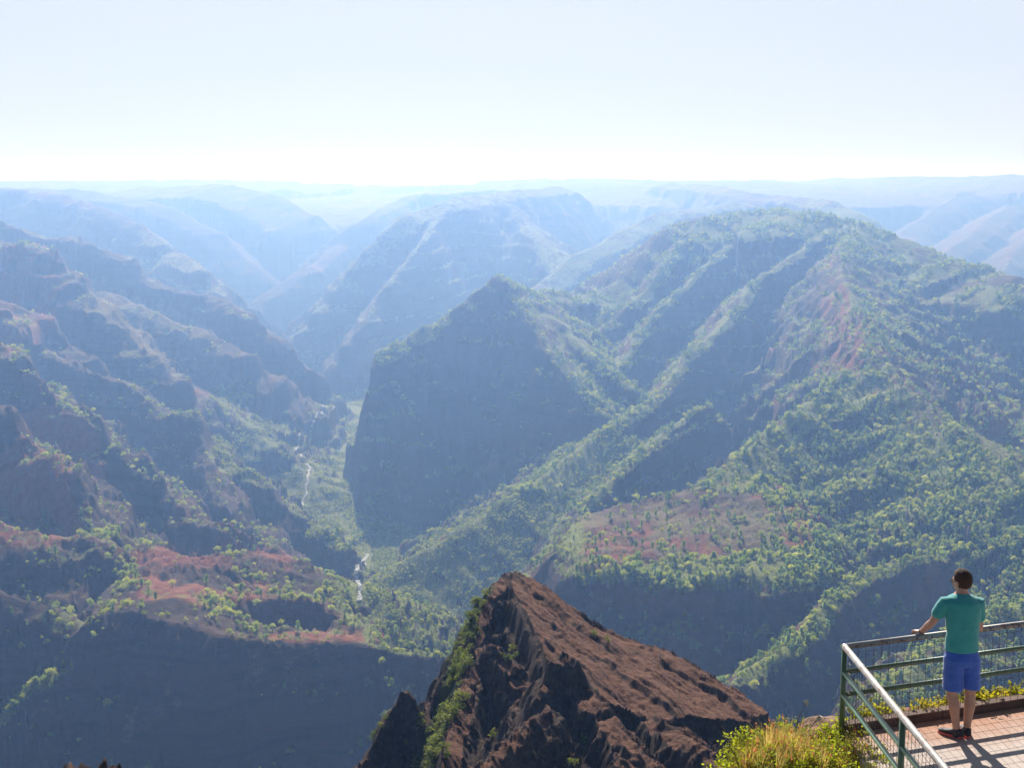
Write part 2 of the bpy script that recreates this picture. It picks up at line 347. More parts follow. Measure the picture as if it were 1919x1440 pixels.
def leaf_mat(name, c1, c2, trans=.45, tc=None):
    t = NT(name); oi = t.n('ShaderNodeObjectInfo')
    f = t.noise(.6, 3, .6, t.co())
    f2 = t.math('ADD', t.math('MULTIPLY', f, .5), t.math('MULTIPLY', oi.outputs['Random'], .5))
    c = t.ramp(f2, (.25, c1), (.75, c2)); t.base(c); t.set(Roughness=.65)
    t.b.inputs['Specular IOR Level'].default_value = .25
    tr = t.n('ShaderNodeBsdfTranslucent'); cc = t.mix(1.0, c, tc or (1.0, 1.0, .5), 'MULTIPLY')
    br = t.mix(.5, cc, c, 'ADD'); t.l(br, tr.inputs['Color'])
    mx = t.n('ShaderNodeMixShader'); mx.inputs[0].default_value = trans
    t.l(t.b.outputs[0], mx.inputs[1]); t.l(tr.outputs[0], mx.inputs[2]); t.l(mx.outputs[0], t.o.inputs['Surface'])
    return t.m
# terrain: mask attribute R = green cover, G = red soil, B = dry grass
def terrain_mat(name, k, near=False):
    t = NT(name); co = t.co()
    at_ = t.n('ShaderNodeAttribute', attribute_name='mask'); sep = t.n('ShaderNodeSeparateColor'); t.l(at_.outputs['Color'], sep.inputs[0])
    g, r, d = sep.outputs[0], sep.outputs[1], sep.outputs[2]
    n1 = t.noise(.012*k, 8, .65, co); n2 = t.noise(.08*k, 6, .65, co); n3 = t.noise(.4*k, 5, .6, co)
    strata = t.noise(.03*k, 4, .6, t.co((.12, .12, 3.0)))
    rock = t.ramp(strata, (.3, (.042, .032, .028)), (.5, (.11, .068, .052)), (.7, (.055, .043, .038)))
    soil = t.ramp(n2, (.3, (.22, .065, .036)), (.55, (.33, .13, .078)), (.75, (.38, .20, .13)))
    dry = t.ramp(n3, (.3, (.13, .11, .055)), (.7, (.27, .22, .11)))
    grn = t.ramp(n3, (.3, (.14, .19, .045)), (.7, (.31, .37, .10)))
    c = t.mix(t.ramp(t.math('ADD', r, t.math('SUBTRACT', n1, .5)), (.35, 0.), (.65, 1.)), rock, soil)
    c = t.mix(t.ramp(t.math('ADD', d, t.math('SUBTRACT', n2, .5)), (.4, 0.), (.6, 1.)), c, dry)
    c = t.mix(t.ramp(t.math('ADD', g, t.math('SUBTRACT', n2, .5)), (.4, 0.), (.6, 1.)), c, grn)
    c = t.mix(t.ramp(n3, (.35, .35), (.6, 0.)), c, (.05, .035, .03))
    c = t.mix(1.0, c, (.66, .64, .64), 'MULTIPLY'); t.base(c); t.set(Roughness=.95); t.b.inputs['Specular IOR Level'].default_value = .1
    t.bump(t.math('ADD', n2, t.math('MULTIPLY', n3, .5)), 2.6/k)
    return t.m
# ------------------------------------------------------------------ land cover
def setp(o, label=None, cat=None, group=None, kind=None):
    for k, v in (('label', label), ('category', cat), ('group', group), ('kind', kind)):
        if v: o[k] = v
    return o
def link(name, me, mat=None, parent=None):
    o = D2.objects.new(name, me); COL.objects.link(o)
    if mat: me.materials.append(mat)
    if parent: o.parent = parent
    return o
PX, PY = proj(X, Y, TZ)
SL = slope_of(TZ, RR, AZ, R_)
def ell(cx, cy, rx, ry, rot=0):
    c, s = math.cos(math.radians(rot)), math.sin(math.radians(rot))
    u = ((PX-cx)*c+(PY-cy)*s)/rx; v = (-(PX-cx)*s+(PY-cy)*c)/ry
    return 1-sstep(.6, 1.15, u*u+v*v)
big = fbm(X/160, Y/160, 4, 7); mid = fbm(X/45, Y/45, 3, 0)
right = sstep(640, 760, PX)
veg = .36 + .2*right
for e in [(860,1060,260,140,-15), (620,860,90,150,25), (480,830,120,90,35), (690,760,60,60,0), (1750,1000,330,200,15), (1500,800,170,90,-35),
          (1300,1085,260,32,0), (1480,1200,150,60,-35), (1640,1060,120,90,20), (1500,430,230,50,0), (1150,650,80,140,-35), (770,620,120,40,-30),
          (90,1290,160,50,-35), (820,1190,150,45,0), (1250,600,260,110,-45), (1100,900,220,90,-38), (640,990,80,60,0)]:
    veg = np.maximum(veg, .85*ell(*e))
red = .12 + .3*sstep(-.1, .4, big)
for e in [(370,1080,150,55,10), (510,1050,60,30,0), (1610,620,70,180,-15), (1800,770,170,90,30), (1500,975,120,60,30), (1130,1030,60,50,0),
          (60,900,140,160,40), (620,1195,130,14,0), (1700,1080,100,60,30), (330,1100,90,60,0), (30,560,100,120,30)]:
    e_ = ell(*e)*np.clip(.62+1.1*mid+.7*big, 0, 1); red = np.maximum(red, .95*e_)
for e in [(350,1072,100,44,10), (515,1048,52,20,0), (1130,1035,40,22,0), (1500,985,45,50,40), (250,1128,40,15,0)]:
    veg = veg*(1-.75*ell(*e)*np.clip(.7+1.5*mid, 0, 1))
dry = .15 + .25*sstep(0, .4, mid)
mt = np.clip(ell(1275, 985, 215, 68, -3)*(1.05+1.3*mid+.5*big), 0, 1)
dry = np.maximum(dry, (.5+.6*mid)*mt); red = np.maximum(red, (.26+.5*big-.4*mid)*mt); veg = veg*(1-.72*mt)
for e in [(330,640,130,60,30), (230,590,110,50,35)]: dry = np.maximum(dry, .6*ell(*e))
veg = (veg + .2*big + .25*mid)*(1-.93*sstep(.7, 1.05, SL))
lush = np.zeros_like(X)
for e in [(860,1060,260,130,-15), (640,850,95,170,20), (480,830,120,90,35), (660,770,70,70,0), (820,1190,150,45,0), (1750,1000,330,200,15)]: lush = np.maximum(lush, ell(*e))
floor_ = lush*(PX < 1200)*(SL < .8)
veg = np.maximum(veg, floor_)
veg = np.maximum(veg, .5*sstep(3600, 4300, R_)*(1-.8*sstep(4700, 5500, R_))*(SL < 1.0))
veg = np.clip(veg, 0, 1)*(1-.75*sstep(4600, 6200, R_))
me = grid_mesh('canyon_terrain', X, Y, TZ)
vcol(me, 'mask', np.clip(veg, 0, 1), red, dry)
terr = setp(link('canyon_terrain', me, terrain_mat('canyon_ground', 1.0)), kind='structure')
# near spur
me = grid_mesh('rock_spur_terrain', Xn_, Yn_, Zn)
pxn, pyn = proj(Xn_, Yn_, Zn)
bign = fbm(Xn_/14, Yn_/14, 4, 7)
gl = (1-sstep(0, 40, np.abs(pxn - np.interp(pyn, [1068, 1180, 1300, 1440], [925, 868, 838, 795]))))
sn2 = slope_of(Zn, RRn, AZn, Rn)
lit = 1-sstep(.7, 1.1, sn2)  # sunlight painted into the colour: gentle slopes get brighter soil and tan highlights
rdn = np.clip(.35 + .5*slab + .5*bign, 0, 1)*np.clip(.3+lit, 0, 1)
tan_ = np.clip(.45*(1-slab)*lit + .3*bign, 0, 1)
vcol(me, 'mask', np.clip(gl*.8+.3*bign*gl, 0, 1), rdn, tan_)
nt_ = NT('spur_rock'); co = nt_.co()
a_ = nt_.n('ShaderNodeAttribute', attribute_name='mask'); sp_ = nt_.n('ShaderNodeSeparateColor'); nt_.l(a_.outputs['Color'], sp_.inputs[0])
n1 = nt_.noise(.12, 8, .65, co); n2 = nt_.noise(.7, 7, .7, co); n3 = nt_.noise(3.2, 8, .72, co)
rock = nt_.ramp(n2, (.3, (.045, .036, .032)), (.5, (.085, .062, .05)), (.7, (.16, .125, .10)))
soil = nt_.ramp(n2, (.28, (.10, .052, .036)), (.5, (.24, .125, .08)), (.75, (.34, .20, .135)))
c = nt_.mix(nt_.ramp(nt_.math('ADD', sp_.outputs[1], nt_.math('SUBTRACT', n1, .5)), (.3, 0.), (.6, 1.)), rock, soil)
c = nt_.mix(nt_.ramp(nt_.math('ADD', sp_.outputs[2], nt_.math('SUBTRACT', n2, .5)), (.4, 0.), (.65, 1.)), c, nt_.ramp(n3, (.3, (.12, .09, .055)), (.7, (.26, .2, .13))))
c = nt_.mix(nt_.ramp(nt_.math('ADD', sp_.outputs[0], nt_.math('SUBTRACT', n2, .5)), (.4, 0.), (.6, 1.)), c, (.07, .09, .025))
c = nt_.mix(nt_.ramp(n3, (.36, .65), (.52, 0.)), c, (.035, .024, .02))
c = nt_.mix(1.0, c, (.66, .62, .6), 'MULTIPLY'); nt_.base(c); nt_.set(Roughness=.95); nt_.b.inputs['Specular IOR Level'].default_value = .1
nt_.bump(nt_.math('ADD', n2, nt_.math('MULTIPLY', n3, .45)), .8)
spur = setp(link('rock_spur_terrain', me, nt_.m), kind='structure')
# ------------------------------------------------------------------ tree meshes
def leaf_cards(vs, fs, c, n, rad, size, rng, flat=1.0, shell=.55):
    for _ in range(n):
        v = rng.normal(size=3); v /= np.linalg.norm(v)+1e-9
        r = (shell+(1-shell)*rng.random()**.5)
        p = np.array(c) + v*np.array(rad)*r
        a = rng.normal(size=3); a[2] *= flat; a /= np.linalg.norm(a)+1e-9
        b = np.cross(a, rng.normal(size=3)); b /= np.linalg.norm(b)+1e-9
        s = size*(.6+.8*rng.random())
        i = len(vs)
        vs += [tuple(p-a*s*.5), tuple(p+b*s*.35), tuple(p+a*s*.5), tuple(p-b*s*.35)]
        fs.append((i, i+1, i+2, i+3))
def stick(vs, fs, a, b, ra, rb, k=5):
    a = Vector(a); b = Vector(b); d = (b-a).normalized(); u = d.orthogonal().normalized(); w = d.cross(u); i = len(vs)
    for c, r in ((a, ra), (b, rb)):
        for q in range(k):
            t = 2*math.pi*q/k; vs.append(tuple(c+u*r*math.cos(t)+w*r*math.sin(t)))
    for q in range(k): fs.append((i+q, i+(q+1) % k, i+k+(q+1) % k, i+k+q))
def mk(name, vs, fs, mats, split=None):
    m = D2.meshes.new(name); m.from_pydata(vs, [], fs)
    for x in mats: m.materials.append(x)
    if split is not None:
        m.polygons.foreach_set('material_index', [0 if i < split else 1 for i in range(len(fs))])
    m.update(); return m
M_bark = plain('bark', (.12, .09, .07), .9)
M_leafA = leaf_mat('canopy_leaf', (.17, .24, .045), (.40, .42, .10), .6)
M_leafB = leaf_mat('dark_canopy_leaf', (.12, .20, .06), (.27, .36, .12), .6)
M_bush = leaf_mat('bush_leaf', (.08, .11, .02), (.17, .19, .04), .45)
def tree_mesh(name, seed, kind):
    """unit height tree: tapered trunk, limbs and a loose crown of leaf clumps"""
    g = np.random.default_rng(seed); vs = []; fs = []
    stick(vs, fs, (0, 0, -.12), (.01, 0, .35), .035, .024)
    lobes = []
    if kind == 'round':
        for i in range(7):
            a = g.random()*6.28; r = .12+.2*g.random(); z = .42+.33*g.random()
            lobes.append(((math.cos(a)*r, math.sin(a)*r, z), .17+.08*g.random(), .14+.05*g.random()))
        lobes.append(((0, 0, .8), .18, .15))
    elif kind == 'tall':
        for i in range(8):
            a = g.random()*6.28; z = .3+.6*i/8; r = .12*(1-z)*2*g.random()
            w = .2*(1.12-z)+.03
            lobes.append(((math.cos(a)*r, math.sin(a)*r, z), w, .1))
    else:
        for i in range(5):
            a = g.random()*6.28; r = .3*g.random()
            lobes.append(((math.cos(a)*r, math.sin(a)*r, .2+.45*g.random()), .24+.1*g.random(), .2))
    for c, w, h in lobes: stick(vs, fs, (0, 0, .15+.2*g.random()), c, .016, .007, 3)
    ns = len(fs)
    for c, w, h in lobes: leaf_cards(vs, fs, c, 26, (w, w, h), .13, g)
    return mk(name, vs, fs, [M_bark, {'round': M_leafA, 'tall': M_leafB, 'bush': M_bush}[kind]], ns)
TREES = [tree_mesh('tree_round', 1, 'round'), tree_mesh('tree_round', 2, 'round'), tree_mesh('tree_round', 3, 'round'),
         tree_mesh('tree_tall', 4, 'tall'), tree_mesh('tree_tall', 5, 'tall'), tree_mesh('tree_bush', 6, 'bush'), tree_mesh('tree_bush', 7, 'bush')]
# ------------------------------------------------------------------ where trees stand
EL = (TZ-ZC)/R_
run = np.maximum.accumulate(EL, axis=0); prev = np.vstack([np.full((1, NA), -9.), run[:-1]])
vis = EL > prev - 9/R_
area = R_*R_*(math.log(RR[1])-math.log(RR[0]))*(AZ[1]-AZ[0])
clump = np.maximum(sstep(-.1, .25, fbm(X/30, Y/30, 4, 3)), .0)
dens = np.clip(veg, 0, 1)**1.4*(.12+.88*clump)*(1+1.3*lush)*(1-sstep(.75, 1.15, SL))
dens = np.maximum(dens, .035*(SL < .8)*(R_ < 2300)*(fbm(X/14, Y/14, 3, 1) > .22)) + .25*mt*sstep(.25, .5, fbm(X/16, Y/16, 2, 6))
for e in [(350,1072,105,44,10), (515,1048,55,22,0), (300,1120,70,22,0)]: dens *= (1-.88*ell(*e))
dens = dens*(1-.6*mt)
wgt = dens*area*vis*(R_ < 3700)*(R_ > 700)*(np.abs(PX-960) < 1080)*np.interp(R_, [0, 1700, 2500, 3700], [1, 1.1, .9, .3])*np.where(R_ > 2500, dens > .3, 1)
inten = wgt/7.5*(1+.9*floor_)
STREAMS = [[hit(*p) for p in pts] for pts in ([(690,1040),(684,1052),(672,1064),(666,1080),(670,1095),(672,1110),(676,1128)], [(626,762),(590,790),(566,815),(556,845),(566,865),(582,878),(576,905),(574,925),(548,945)])]
for pts in STREAMS:
    dS = seg_dist(X, Y, pts)[0]; inten = inten*(1-(dS < 9))
cnt = RNG.poisson(inten)
ii, jj = np.nonzero(cnt); rep = cnt[ii, jj]; ii = np.repeat(ii, rep); jj = np.repeat(jj, rep)
open('/tmp/log.txt','w').write('trees %d' % len(ii))
rr = RR[ii]*(1+(RNG.random(len(ii))-.5)*.0031); aa = AZ[jj]+(RNG.random(len(ii))-.5)*(AZ[1]-AZ[0])
tx, ty = rr*np.sin(aa), rr*np.cos(aa); tz = ground_z(tx, ty)
ts = (3.2+6.8*RNG.random(len(ii))**2)*(1-.5*(floor_[ii, jj] > .4))
tv = RNG.integers(0, 3, len(ii))
tall = RNG.random(len(ii)) < np.where(floor_[ii, jj] > .4, .04, np.where(tx > -150, .30, .12)); tv = np.where(tall, RNG.integers(3, 5, len(ii)), tv)
bsh = RNG.random(len(ii)) < np.where(floor_[ii, jj] > .4, .8, .35); tv = np.where(bsh & ~tall, RNG.integers(5, 7, len(ii)), tv)
ts = np.where(tv >= 5, ts*.62, ts); ts = np.where(tall, ts*1.25, ts)
# the 230 that show largest (nearest) become individuals
tpx, tpy = proj(tx, ty, tz)
pr, _ = proj(tx, ty, tz)
inview = (tpx > -5) & (tpx < 1924) & (tpy < 1436) & ~((tpx > 640) & (tpx < 1450) & (tpy > 1235))
elv = (tz+ts-ZC)/rr; ok = elv > prev[ii, jj]
score = ts/rr*inview*ok*(vis[ii, jj])
order = np.argsort(-score); NIND = 200
ind = order[:NIND]; rest = np.ones(len(ii), bool); rest[ind] = False
KIND = ['tree', 'tree', 'tree', 'tall_tree', 'tall_tree', 'bush', 'bush']
def area_of(px, py):
    if px > 1330: return 'on the steep slopes seen through and left of the railing', 'right slopes'
    if px < 230: return 'on the slopes at the lower left edge', 'lower left slopes'
    if py < 1260 and px < 860: return 'on the red dirt shelf at the lower left', 'red dirt shelf'
    return 'on the canyon slopes in the middle', 'middle slopes'
LOOK = {'tree': 'round crowned green tree', 'tall_tree': 'tall narrow green tree', 'bush': 'low pale green bush'}
for k in ind:
    o = D2.objects.new(KIND[tv[k]], TREES[tv[k]]); COL.objects.link(o)
    o.location = (tx[k], ty[k], tz[k]-.02*ts[k]); s = float(ts[k]); o.scale = (s, s, s); o.rotation_euler = (0, 0, RNG.random()*6.28)
    w, gname = area_of(tpx[k], tpy[k])
    setp(o, LOOK[KIND[tv[k]]]+' '+w, 'bush' if 'bush' in KIND[tv[k]] else 'tree', KIND[tv[k]].replace('_', ' ')+'s on the '+gname)
# the rest: one forest, instanced on points
fr = np.nonzero(rest)[0]
pm = D2.meshes.new('canyon_forest'); pm.vertices.add(len(fr))
pm.vertices.foreach_set('co', np.stack([tx[fr], ty[fr], tz[fr]-.15], -1).astype(np.float32).reshape(-1))
for nm, ty_, v in (('size', 'FLOAT', ts[fr]), ('turn', 'FLOAT', RNG.random(len(fr))*6.28), ('kind_index', 'INT', tv[fr])):
    a = pm.attributes.new(nm, ty_, 'POINT'); a.data.foreach_set('value', v.astype(np.float32 if ty_ == 'FLOAT' else np.int32))
fo = link('canyon_forest', pm); setp(fo, 'dense green forest covering the canyon slopes and valley floor', 'forest', kind='stuff')
ng = D2.node_groups.new('forest', 'GeometryNodeTree')
ng.interface.new_socket('Geometry', in_out='INPUT', socket_type='NodeSocketGeometry'); ng.interface.new_socket('Geometry', in_out='OUTPUT', socket_type='NodeSocketGeometry')
N = ng.nodes; L = ng.links
gi = N.new('NodeGroupInput'); go = N.new('NodeGroupOutput'); ip = N.new('GeometryNodeInstanceOnPoints'); mp = N.new('GeometryNodeMeshToPoints')
gti = N.new('GeometryNodeGeometryToInstance')
for m in reversed(TREES):
    so = D2.objects.new('tree_source', m)
    oi = N.new('GeometryNodeObjectInfo'); oi.inputs['Object'].default_value = so
    L.new(oi.outputs['Geometry'], gti.inputs[0])
def attr(nm, t):
    a = N.new('GeometryNodeInputNamedAttribute'); a.data_type = t; a.inputs['Name'].default_value = nm; return a.outputs['Attribute']
L.new(gi.outputs[0], mp.inputs['Mesh']); L.new(mp.outputs[0], ip.inputs['Points']); L.new(gti.outputs[0], ip.inputs['Instance'])
ip.inputs['Pick Instance'].default_value = True; L.new(attr('kind_index', 'INT'), ip.inputs['Instance Index'])
cx = N.new('ShaderNodeCombineXYZ'); L.new(attr('turn', 'FLOAT'), cx.inputs[2])
L.new(cx.outputs[0], ip.inputs['Rotation']); L.new(attr('size', 'FLOAT'), ip.inputs['Scale'])
L.new(ip.outputs[0], go.inputs[0])
md = fo.modifiers.new('forest', 'NODES'); md.node_group = ng
# ------------------------------------------------------------------ stream
def ribbon(name, pts, w, mat):
    P = []
    for i in range(len(pts)-1):
        a, b = Vector(pts[i][:2]), Vector(pts[i+1][:2]); n = max(2, int((b-a).length/6))
        for k in range(n): P.append(a.lerp(b, k/n))
    P.append(Vector(pts[-1][:2])); vs = []; fs = []
    for i, p in enumerate(P):
        d = (P[min(i+1, len(P)-1)]-P[max(i-1, 0)]).normalized(); q = Vector((-d.y, d.x))
        wob = 4*float(fbm(np.array([i*.35]), np.array([2.]), 2, 1)[0]); ww = w*(.5+float(vn(np.array([i*.6]), np.array([5.]), 2)[0]))
        c = p+q*wob
        gz = max(float(ground_z(np.array([c.x+q.x*t*ww]), np.array([c.y+q.y*t*ww]))[0]) for t in (-1, -.5, 0, .5, 1))
        for t in (-1, -.33, .33, 1):
            e = c+q*ww*t; vs.append((e.x, e.y, gz+1.0))
    for i in range(len(P)-1):
        for k in range(3): fs.append((i*4+k, i*4+k+1, i*4+k+5, i*4+k+4))
    return link(name, mk(name, vs, fs, [mat]))
tw = NT('white_water'); f = tw.noise(.35, 6, .7, tw.co()); tw.base(tw.ramp(f, (.42, (.08, .1, .09)), (.6, (.62, .64, .66)))); tw.set(Roughness=.9); tw.b.inputs['Specular IOR Level'].default_value = .1; tw.bump(f, .6)
for pts in STREAMS:
    setp(ribbon('stream', pts, 2.3, tw.m), kind='structure')
# ------------------------------------------------------------------ near spur bushes
def near_hit(px, py):
    x1, y1, z1 = at(px, py, 1.0); dz = z1-ZC
    r = RRn; a = math.atan2(x1, y1); fj = (a-AZn[0])/(AZn[1]-AZn[0])
    if fj < 1 or fj > len(AZn)-2: return None
    j = int(fj); v = fj-j
    d = ZC+dz*r-(Zn[:, j]*(1-v)+Zn[:, j+1]*v); k = int(np.argmax(d < 0))
    if k == 0: return None
    return (x1*r[k], y1*r[k], ZC+dz*r[k])
g = np.random.default_rng(5)
SPB = []
fl_y = [1110, 1180, 1230, 1290, 1330, 1440]; fl_x = [903, 880, 868, 852, 838, 806]
for k in range(95):
    py = 1100+345*g.random(); px = np.interp(py, fl_y, fl_x) + g.normal()*(4+(py-1100)*.045)
    h = near_hit(px, py)
    if h: SPB.append((h, 1.5+1.9*g.random(), 'bush growing on the steep left flank of the brown rock spur', 'bushes on the left flank of the rock spur'))
for px, py in [(958,1222),(965,1235),(950,1240),(735,1320),(722,1350),(715,1365),(700,1385),(690,1400),(785,1350),(790,1365),(668,1425),(762,1395),(925,1385),(1075,1435),(1062,1438),(1095,1395),(1100,1385),(1115,1195),(1140,1203)]:
    h = near_hit(px, py)
    if h: SPB.append((h, 1.2+1.6*g.random(), 'bush standing alone on the bare rock of the brown spur', 'lone bushes on the rock spur'))
for (x, y, z), s, lab, grp in SPB:
    o = D2.objects.new('bush', TREES[5+int(g.integers(0, 2))]); COL.objects.link(o)
    o.location = (x, y, z-.12*s); o.scale = (s, s, s*1.1); o.rotation_euler = (0, 0, g.random()*6.28)
    setp(o, lab, 'bush', grp)
# ------------------------------------------------------------------ helpers
def V(*a): return Vector(a)
def pipe(vs, fs, a, b, ra, rb=None, k=14, caps=True):
    rb = ra if rb is None else rb; i = len(vs); stick(vs, fs, a, b, ra, rb, k)
    if caps: fs.append(tuple(range(i+k-1, i-1, -1))); fs.append(tuple(range(i+k, i+2*k)))
def box(vs, fs, c, ax, ay, az_):
    """box from centre and three half-axis vectors"""
    i = len(vs); c = Vector(c); ax, ay, az_ = Vector(ax), Vector(ay), Vector(az_)
    for sx, sy, sz in ((-1,-1,-1),(1,-1,-1),(1,1,-1),(-1,1,-1),(-1,-1,1),(1,-1,1),(1,1,1),(-1,1,1)): vs.append(tuple(c+ax*sx+ay*sy+az_*sz))
    for f in ((0,3,2,1),(4,5,6,7),(0,1,5,4),(1,2,6,5),(2,3,7,6),(3,0,4,7)): fs.append(tuple(i+q for q in f))
def part(name, vs, fs, mat, parent=None, smooth=False, bevel=0, off=None):
    if off is not None: vs = [tuple(Vector(v)-off) for v in vs]
    m = mk(name, vs, fs, [mat]); 
    if smooth: m.shade_smooth()
    o = D2.objects.new(name, m); COL.objects.link(o)
    if parent: o.parent = parent
    if bevel:
        b = o.modifiers.new('b', 'BEVEL'); b.width = bevel; b.segments = 2
    return o
def empty(name, loc, label, cat, group=None):
    o = D2.objects.new(name, None); COL.objects.link(o); o.location = loc; setp(o, label, cat, group); return o
# ------------------------------------------------------------------ lookout ground and deck
RT = .92
C0 = V(*on_z(1583, 1213, RT)); E0 = V(*on_z(1919, 1170, RT)); N0 = V(*on_z(1770, 1441, RT))
dE = (E0-C0).normalized(); dN = (N0-C0).normalized(); UP = V(0, 0, 1)
nE = V(dE.y, -dE.x, 0)                      # towards the deck (camera side)
C = V(C0.x, C0.y, 0)
GP = [on_z(1526, 1366, -.04), on_z(1550, 1350, -.02), on_z(1610, 1342, 0), on_z(1720, 1322, 0), on_z(1830, 1300, 0), on_z(1930, 1285, 0), on_z(2200, 1235, 0),
      (12, 14, 0), (12, 3, 0), (2.2, 3, -.6), on_z(1300, 1560, -.6), on_z(1335, 1455, -.5), on_z(1385, 1418, -.35), on_z(1440, 1400, -.2), on_z(1490, 1385, -.1)]
GM = dict(p=GP, out=_p([(.25, .6), (INF, 2.6)]), fl=.35, L=.5, jag=.05, seed=3)
gx, gy = np.meshgrid(np.linspace(-3, 13, 420), np.linspace(2, 20, 420))
gz = np.minimum(mesa_height(GM, gx, gy), -.015) + .05*fbm(gx/.35, gy/.35, 4, 2) - .03
# keep it under the deck
du = (gx-C.x)*nE.x+(gy-C.y)*nE.y; nN = V(-dN.y, dN.x, 0)
if nN.dot(dE) < 0: nN = -nN
dv = (gx-C.x)*nN.x+(gy-C.y)*nN.y
ins = (du > -.05) & (dv > -.05)
gz = np.where(ins, np.minimum(gz, -.10), gz)
me = grid_mesh('lookout_ground', gx, gy, gz)
tg = NT('orange_soil'); co = tg.co(); a1 = tg.noise(1.2, 8, .65, co); a2 = tg.noise(14, 6, .65, co)
cc = tg.ramp(a1, (.3, (.16, .06, .03)), (.6, (.30, .125, .06)), (.8, (.33, .17, .10)))
tg.base(tg.mix(tg.ramp(a2, (.35, .6), (.6, 0.)), cc, (.09, .04, .025))); tg.set(Roughness=.95); tg.bump(a2, .04)
setp(link('lookout_ground', me, tg.m), kind='structure')
td = NT('deck_concrete'); co = td.co(); a1 = td.noise(.9, 6, .6, co); a2 = td.noise(9, 8, .7, co); a3 = td.noise(60, 4, .6, co)
td_geo = td.n('ShaderNodeNewGeometry'); vd = td.n('ShaderNodeVectorMath', operation='DOT_PRODUCT'); td.l(td_geo.outputs['Position'], vd.inputs[0])
vd.inputs[1].default_value = (nE.x, nE.y, 0); off = nE.x*C.x+nE.y*C.y
dd = td.math('SUBTRACT', vd.outputs['Value'], off)
dd = td.math('ADD', dd, td.math('MULTIPLY', td.math('SUBTRACT', a1, .5), 1.2))
dirt = td.ramp(td.math('ADD', dd, td.math('MULTIPLY', a2, .3)), (.2, 1.), (.85, 0.))
cc = td.mix(dirt, td.ramp(a2, (.3, (.43, .34, .29)), (.7, (.56, .47, .41))), td.ramp(a2, (.3, (.36, .17, .10)), (.7, (.46, .25, .16))))
cc = td.mix(td.ramp(a3, (.38, .35), (.5, 0.)), cc, (.22, .13, .09)); td.base(cc); td.set(Roughness=.9); td.bump(a3, .004)
vs, fs = [], []
ctr = C + dE*3.2 + dN*4.2
P4 = [C+dE*.02+dN*.02, C+dE*6.5, C+dE*6.5+dN*9, C+dN*9]
vs = [tuple(p+V(0, 0, z)) for z in (-.25, 0) for p in P4]; fs = [(4,5,6,7), (3,2,1,0), (0,1,5,4), (1,2,6,5), (2,3,7,6), (3,0,4,7)]
dk = part('deck', vs, fs, td.m); dk['kind'] = 'structure'; dk.name = 'lookout_platform'
m = dk.data; bmf = bmesh.new(); bmf.from_mesh(m); bmesh.ops.recalc_face_normals(bmf, faces=bmf.faces); bmf.to_mesh(m); bmf.free()
M_curb = plain('curb_stone', (.13, .075, .055), .9, .4, 6, bump=.01)
cb = empty('curb', tuple(C), 'low dark brown kerb running along the foot of the far railing', 'kerb')
q = 0; L0 = .03
while L0 < 6.2:
    ln = 1.18; vs, fs = [], []; c_ = C+dE*(L0+ln/2)-nE*.05+V(0, 0, .035)
    box(vs, fs, c_, dE*(ln/2-.004), nE*.055, V(0, 0, .055)); part('kerb_stone', vs, fs, M_curb, cb, bevel=.008, off=C); L0 += ln
# ------------------------------------------------------------------ railing
tr_ = NT('worn_rail'); co = tr_.co(); a1 = tr_.noise(9, 6, .7, co); tr_.base(tr_.ramp(a1, (.35, (.16, .09, .07)), (.5, (.25, .235, .22)), (.7, (.34, .34, .33))))
tr_.set(Roughness=.5, Metallic=.35)
tg_ = NT('green_rail_paint'); co = tg_.co(); a1 = tg_.noise(14, 6, .7, co)
tg_.base(tg_.ramp(a1, (.36, (.06, .11, .055)), (.6, (.09, .16, .085)), (.72, (.14, .18, .12)))); tg_.set(Roughness=.33); tg_.b.inputs['Coat Weight'].default_value = .3; tg_.bump(a1, .002)
M_wire = plain('wire', (.10, .09, .085), .5, .3, 20, .5)
LE, LN = 5.2, 7.5
rl = empty('metal_railing', tuple(C), 'green metal pipe railing with wire mesh cornering around the lookout platform', 'railing')
def bar(name, a, b, r, mat):
    vs, fs = [], []; pipe(vs, fs, a, b, r); part(name, vs, fs, mat, rl, True, off=C)
bar('top_rail', C+UP*RT-dE*.0, C+dE*LE+UP*RT, .03, tr_.m)
bar('top_rail', C+UP*RT, C+dN*LN+UP*RT, .032, tr_.m)
vs, fs = [], []; bmk = bmesh.new(); bmesh.ops.create_uvsphere(bmk, u_segments=14, v_segments=10, radius=.033)
for v in bmk.verts: v.co += UP*RT
km = D2.meshes.new('elbow'); bmk.to_mesh(km); bmk.free(); km.materials.append(tr_.m); km.shade_smooth(); ko = D2.objects.new('elbow_joint', km); COL.objects.link(ko); ko.parent = rl
for z in (.655, .416):
    bar('middle_rail', C+UP*z, C+dE*LE+UP*z, .024, tg_.m); bar('middle_rail', C+UP*z, C+dN*LN+UP*z, .024, tg_.m)
P1 = V(*on_z(1691, 1346, RT)); sp1 = (V(P1.x, P1.y, 0)-C).length
for p in [C, C+dN*sp1, C+dN*sp1*2, C+dN*sp1*3, C+dE*2.75, C+dE*2.75*2]:
    vs, fs = [], []; pipe(vs, fs, p+UP*-.12, p+UP*(RT-.02), .029); pipe(vs, fs, p+UP*-.12, p+UP*.008, .055); part('post', vs, fs, tg_.m, rl, True, off=C)
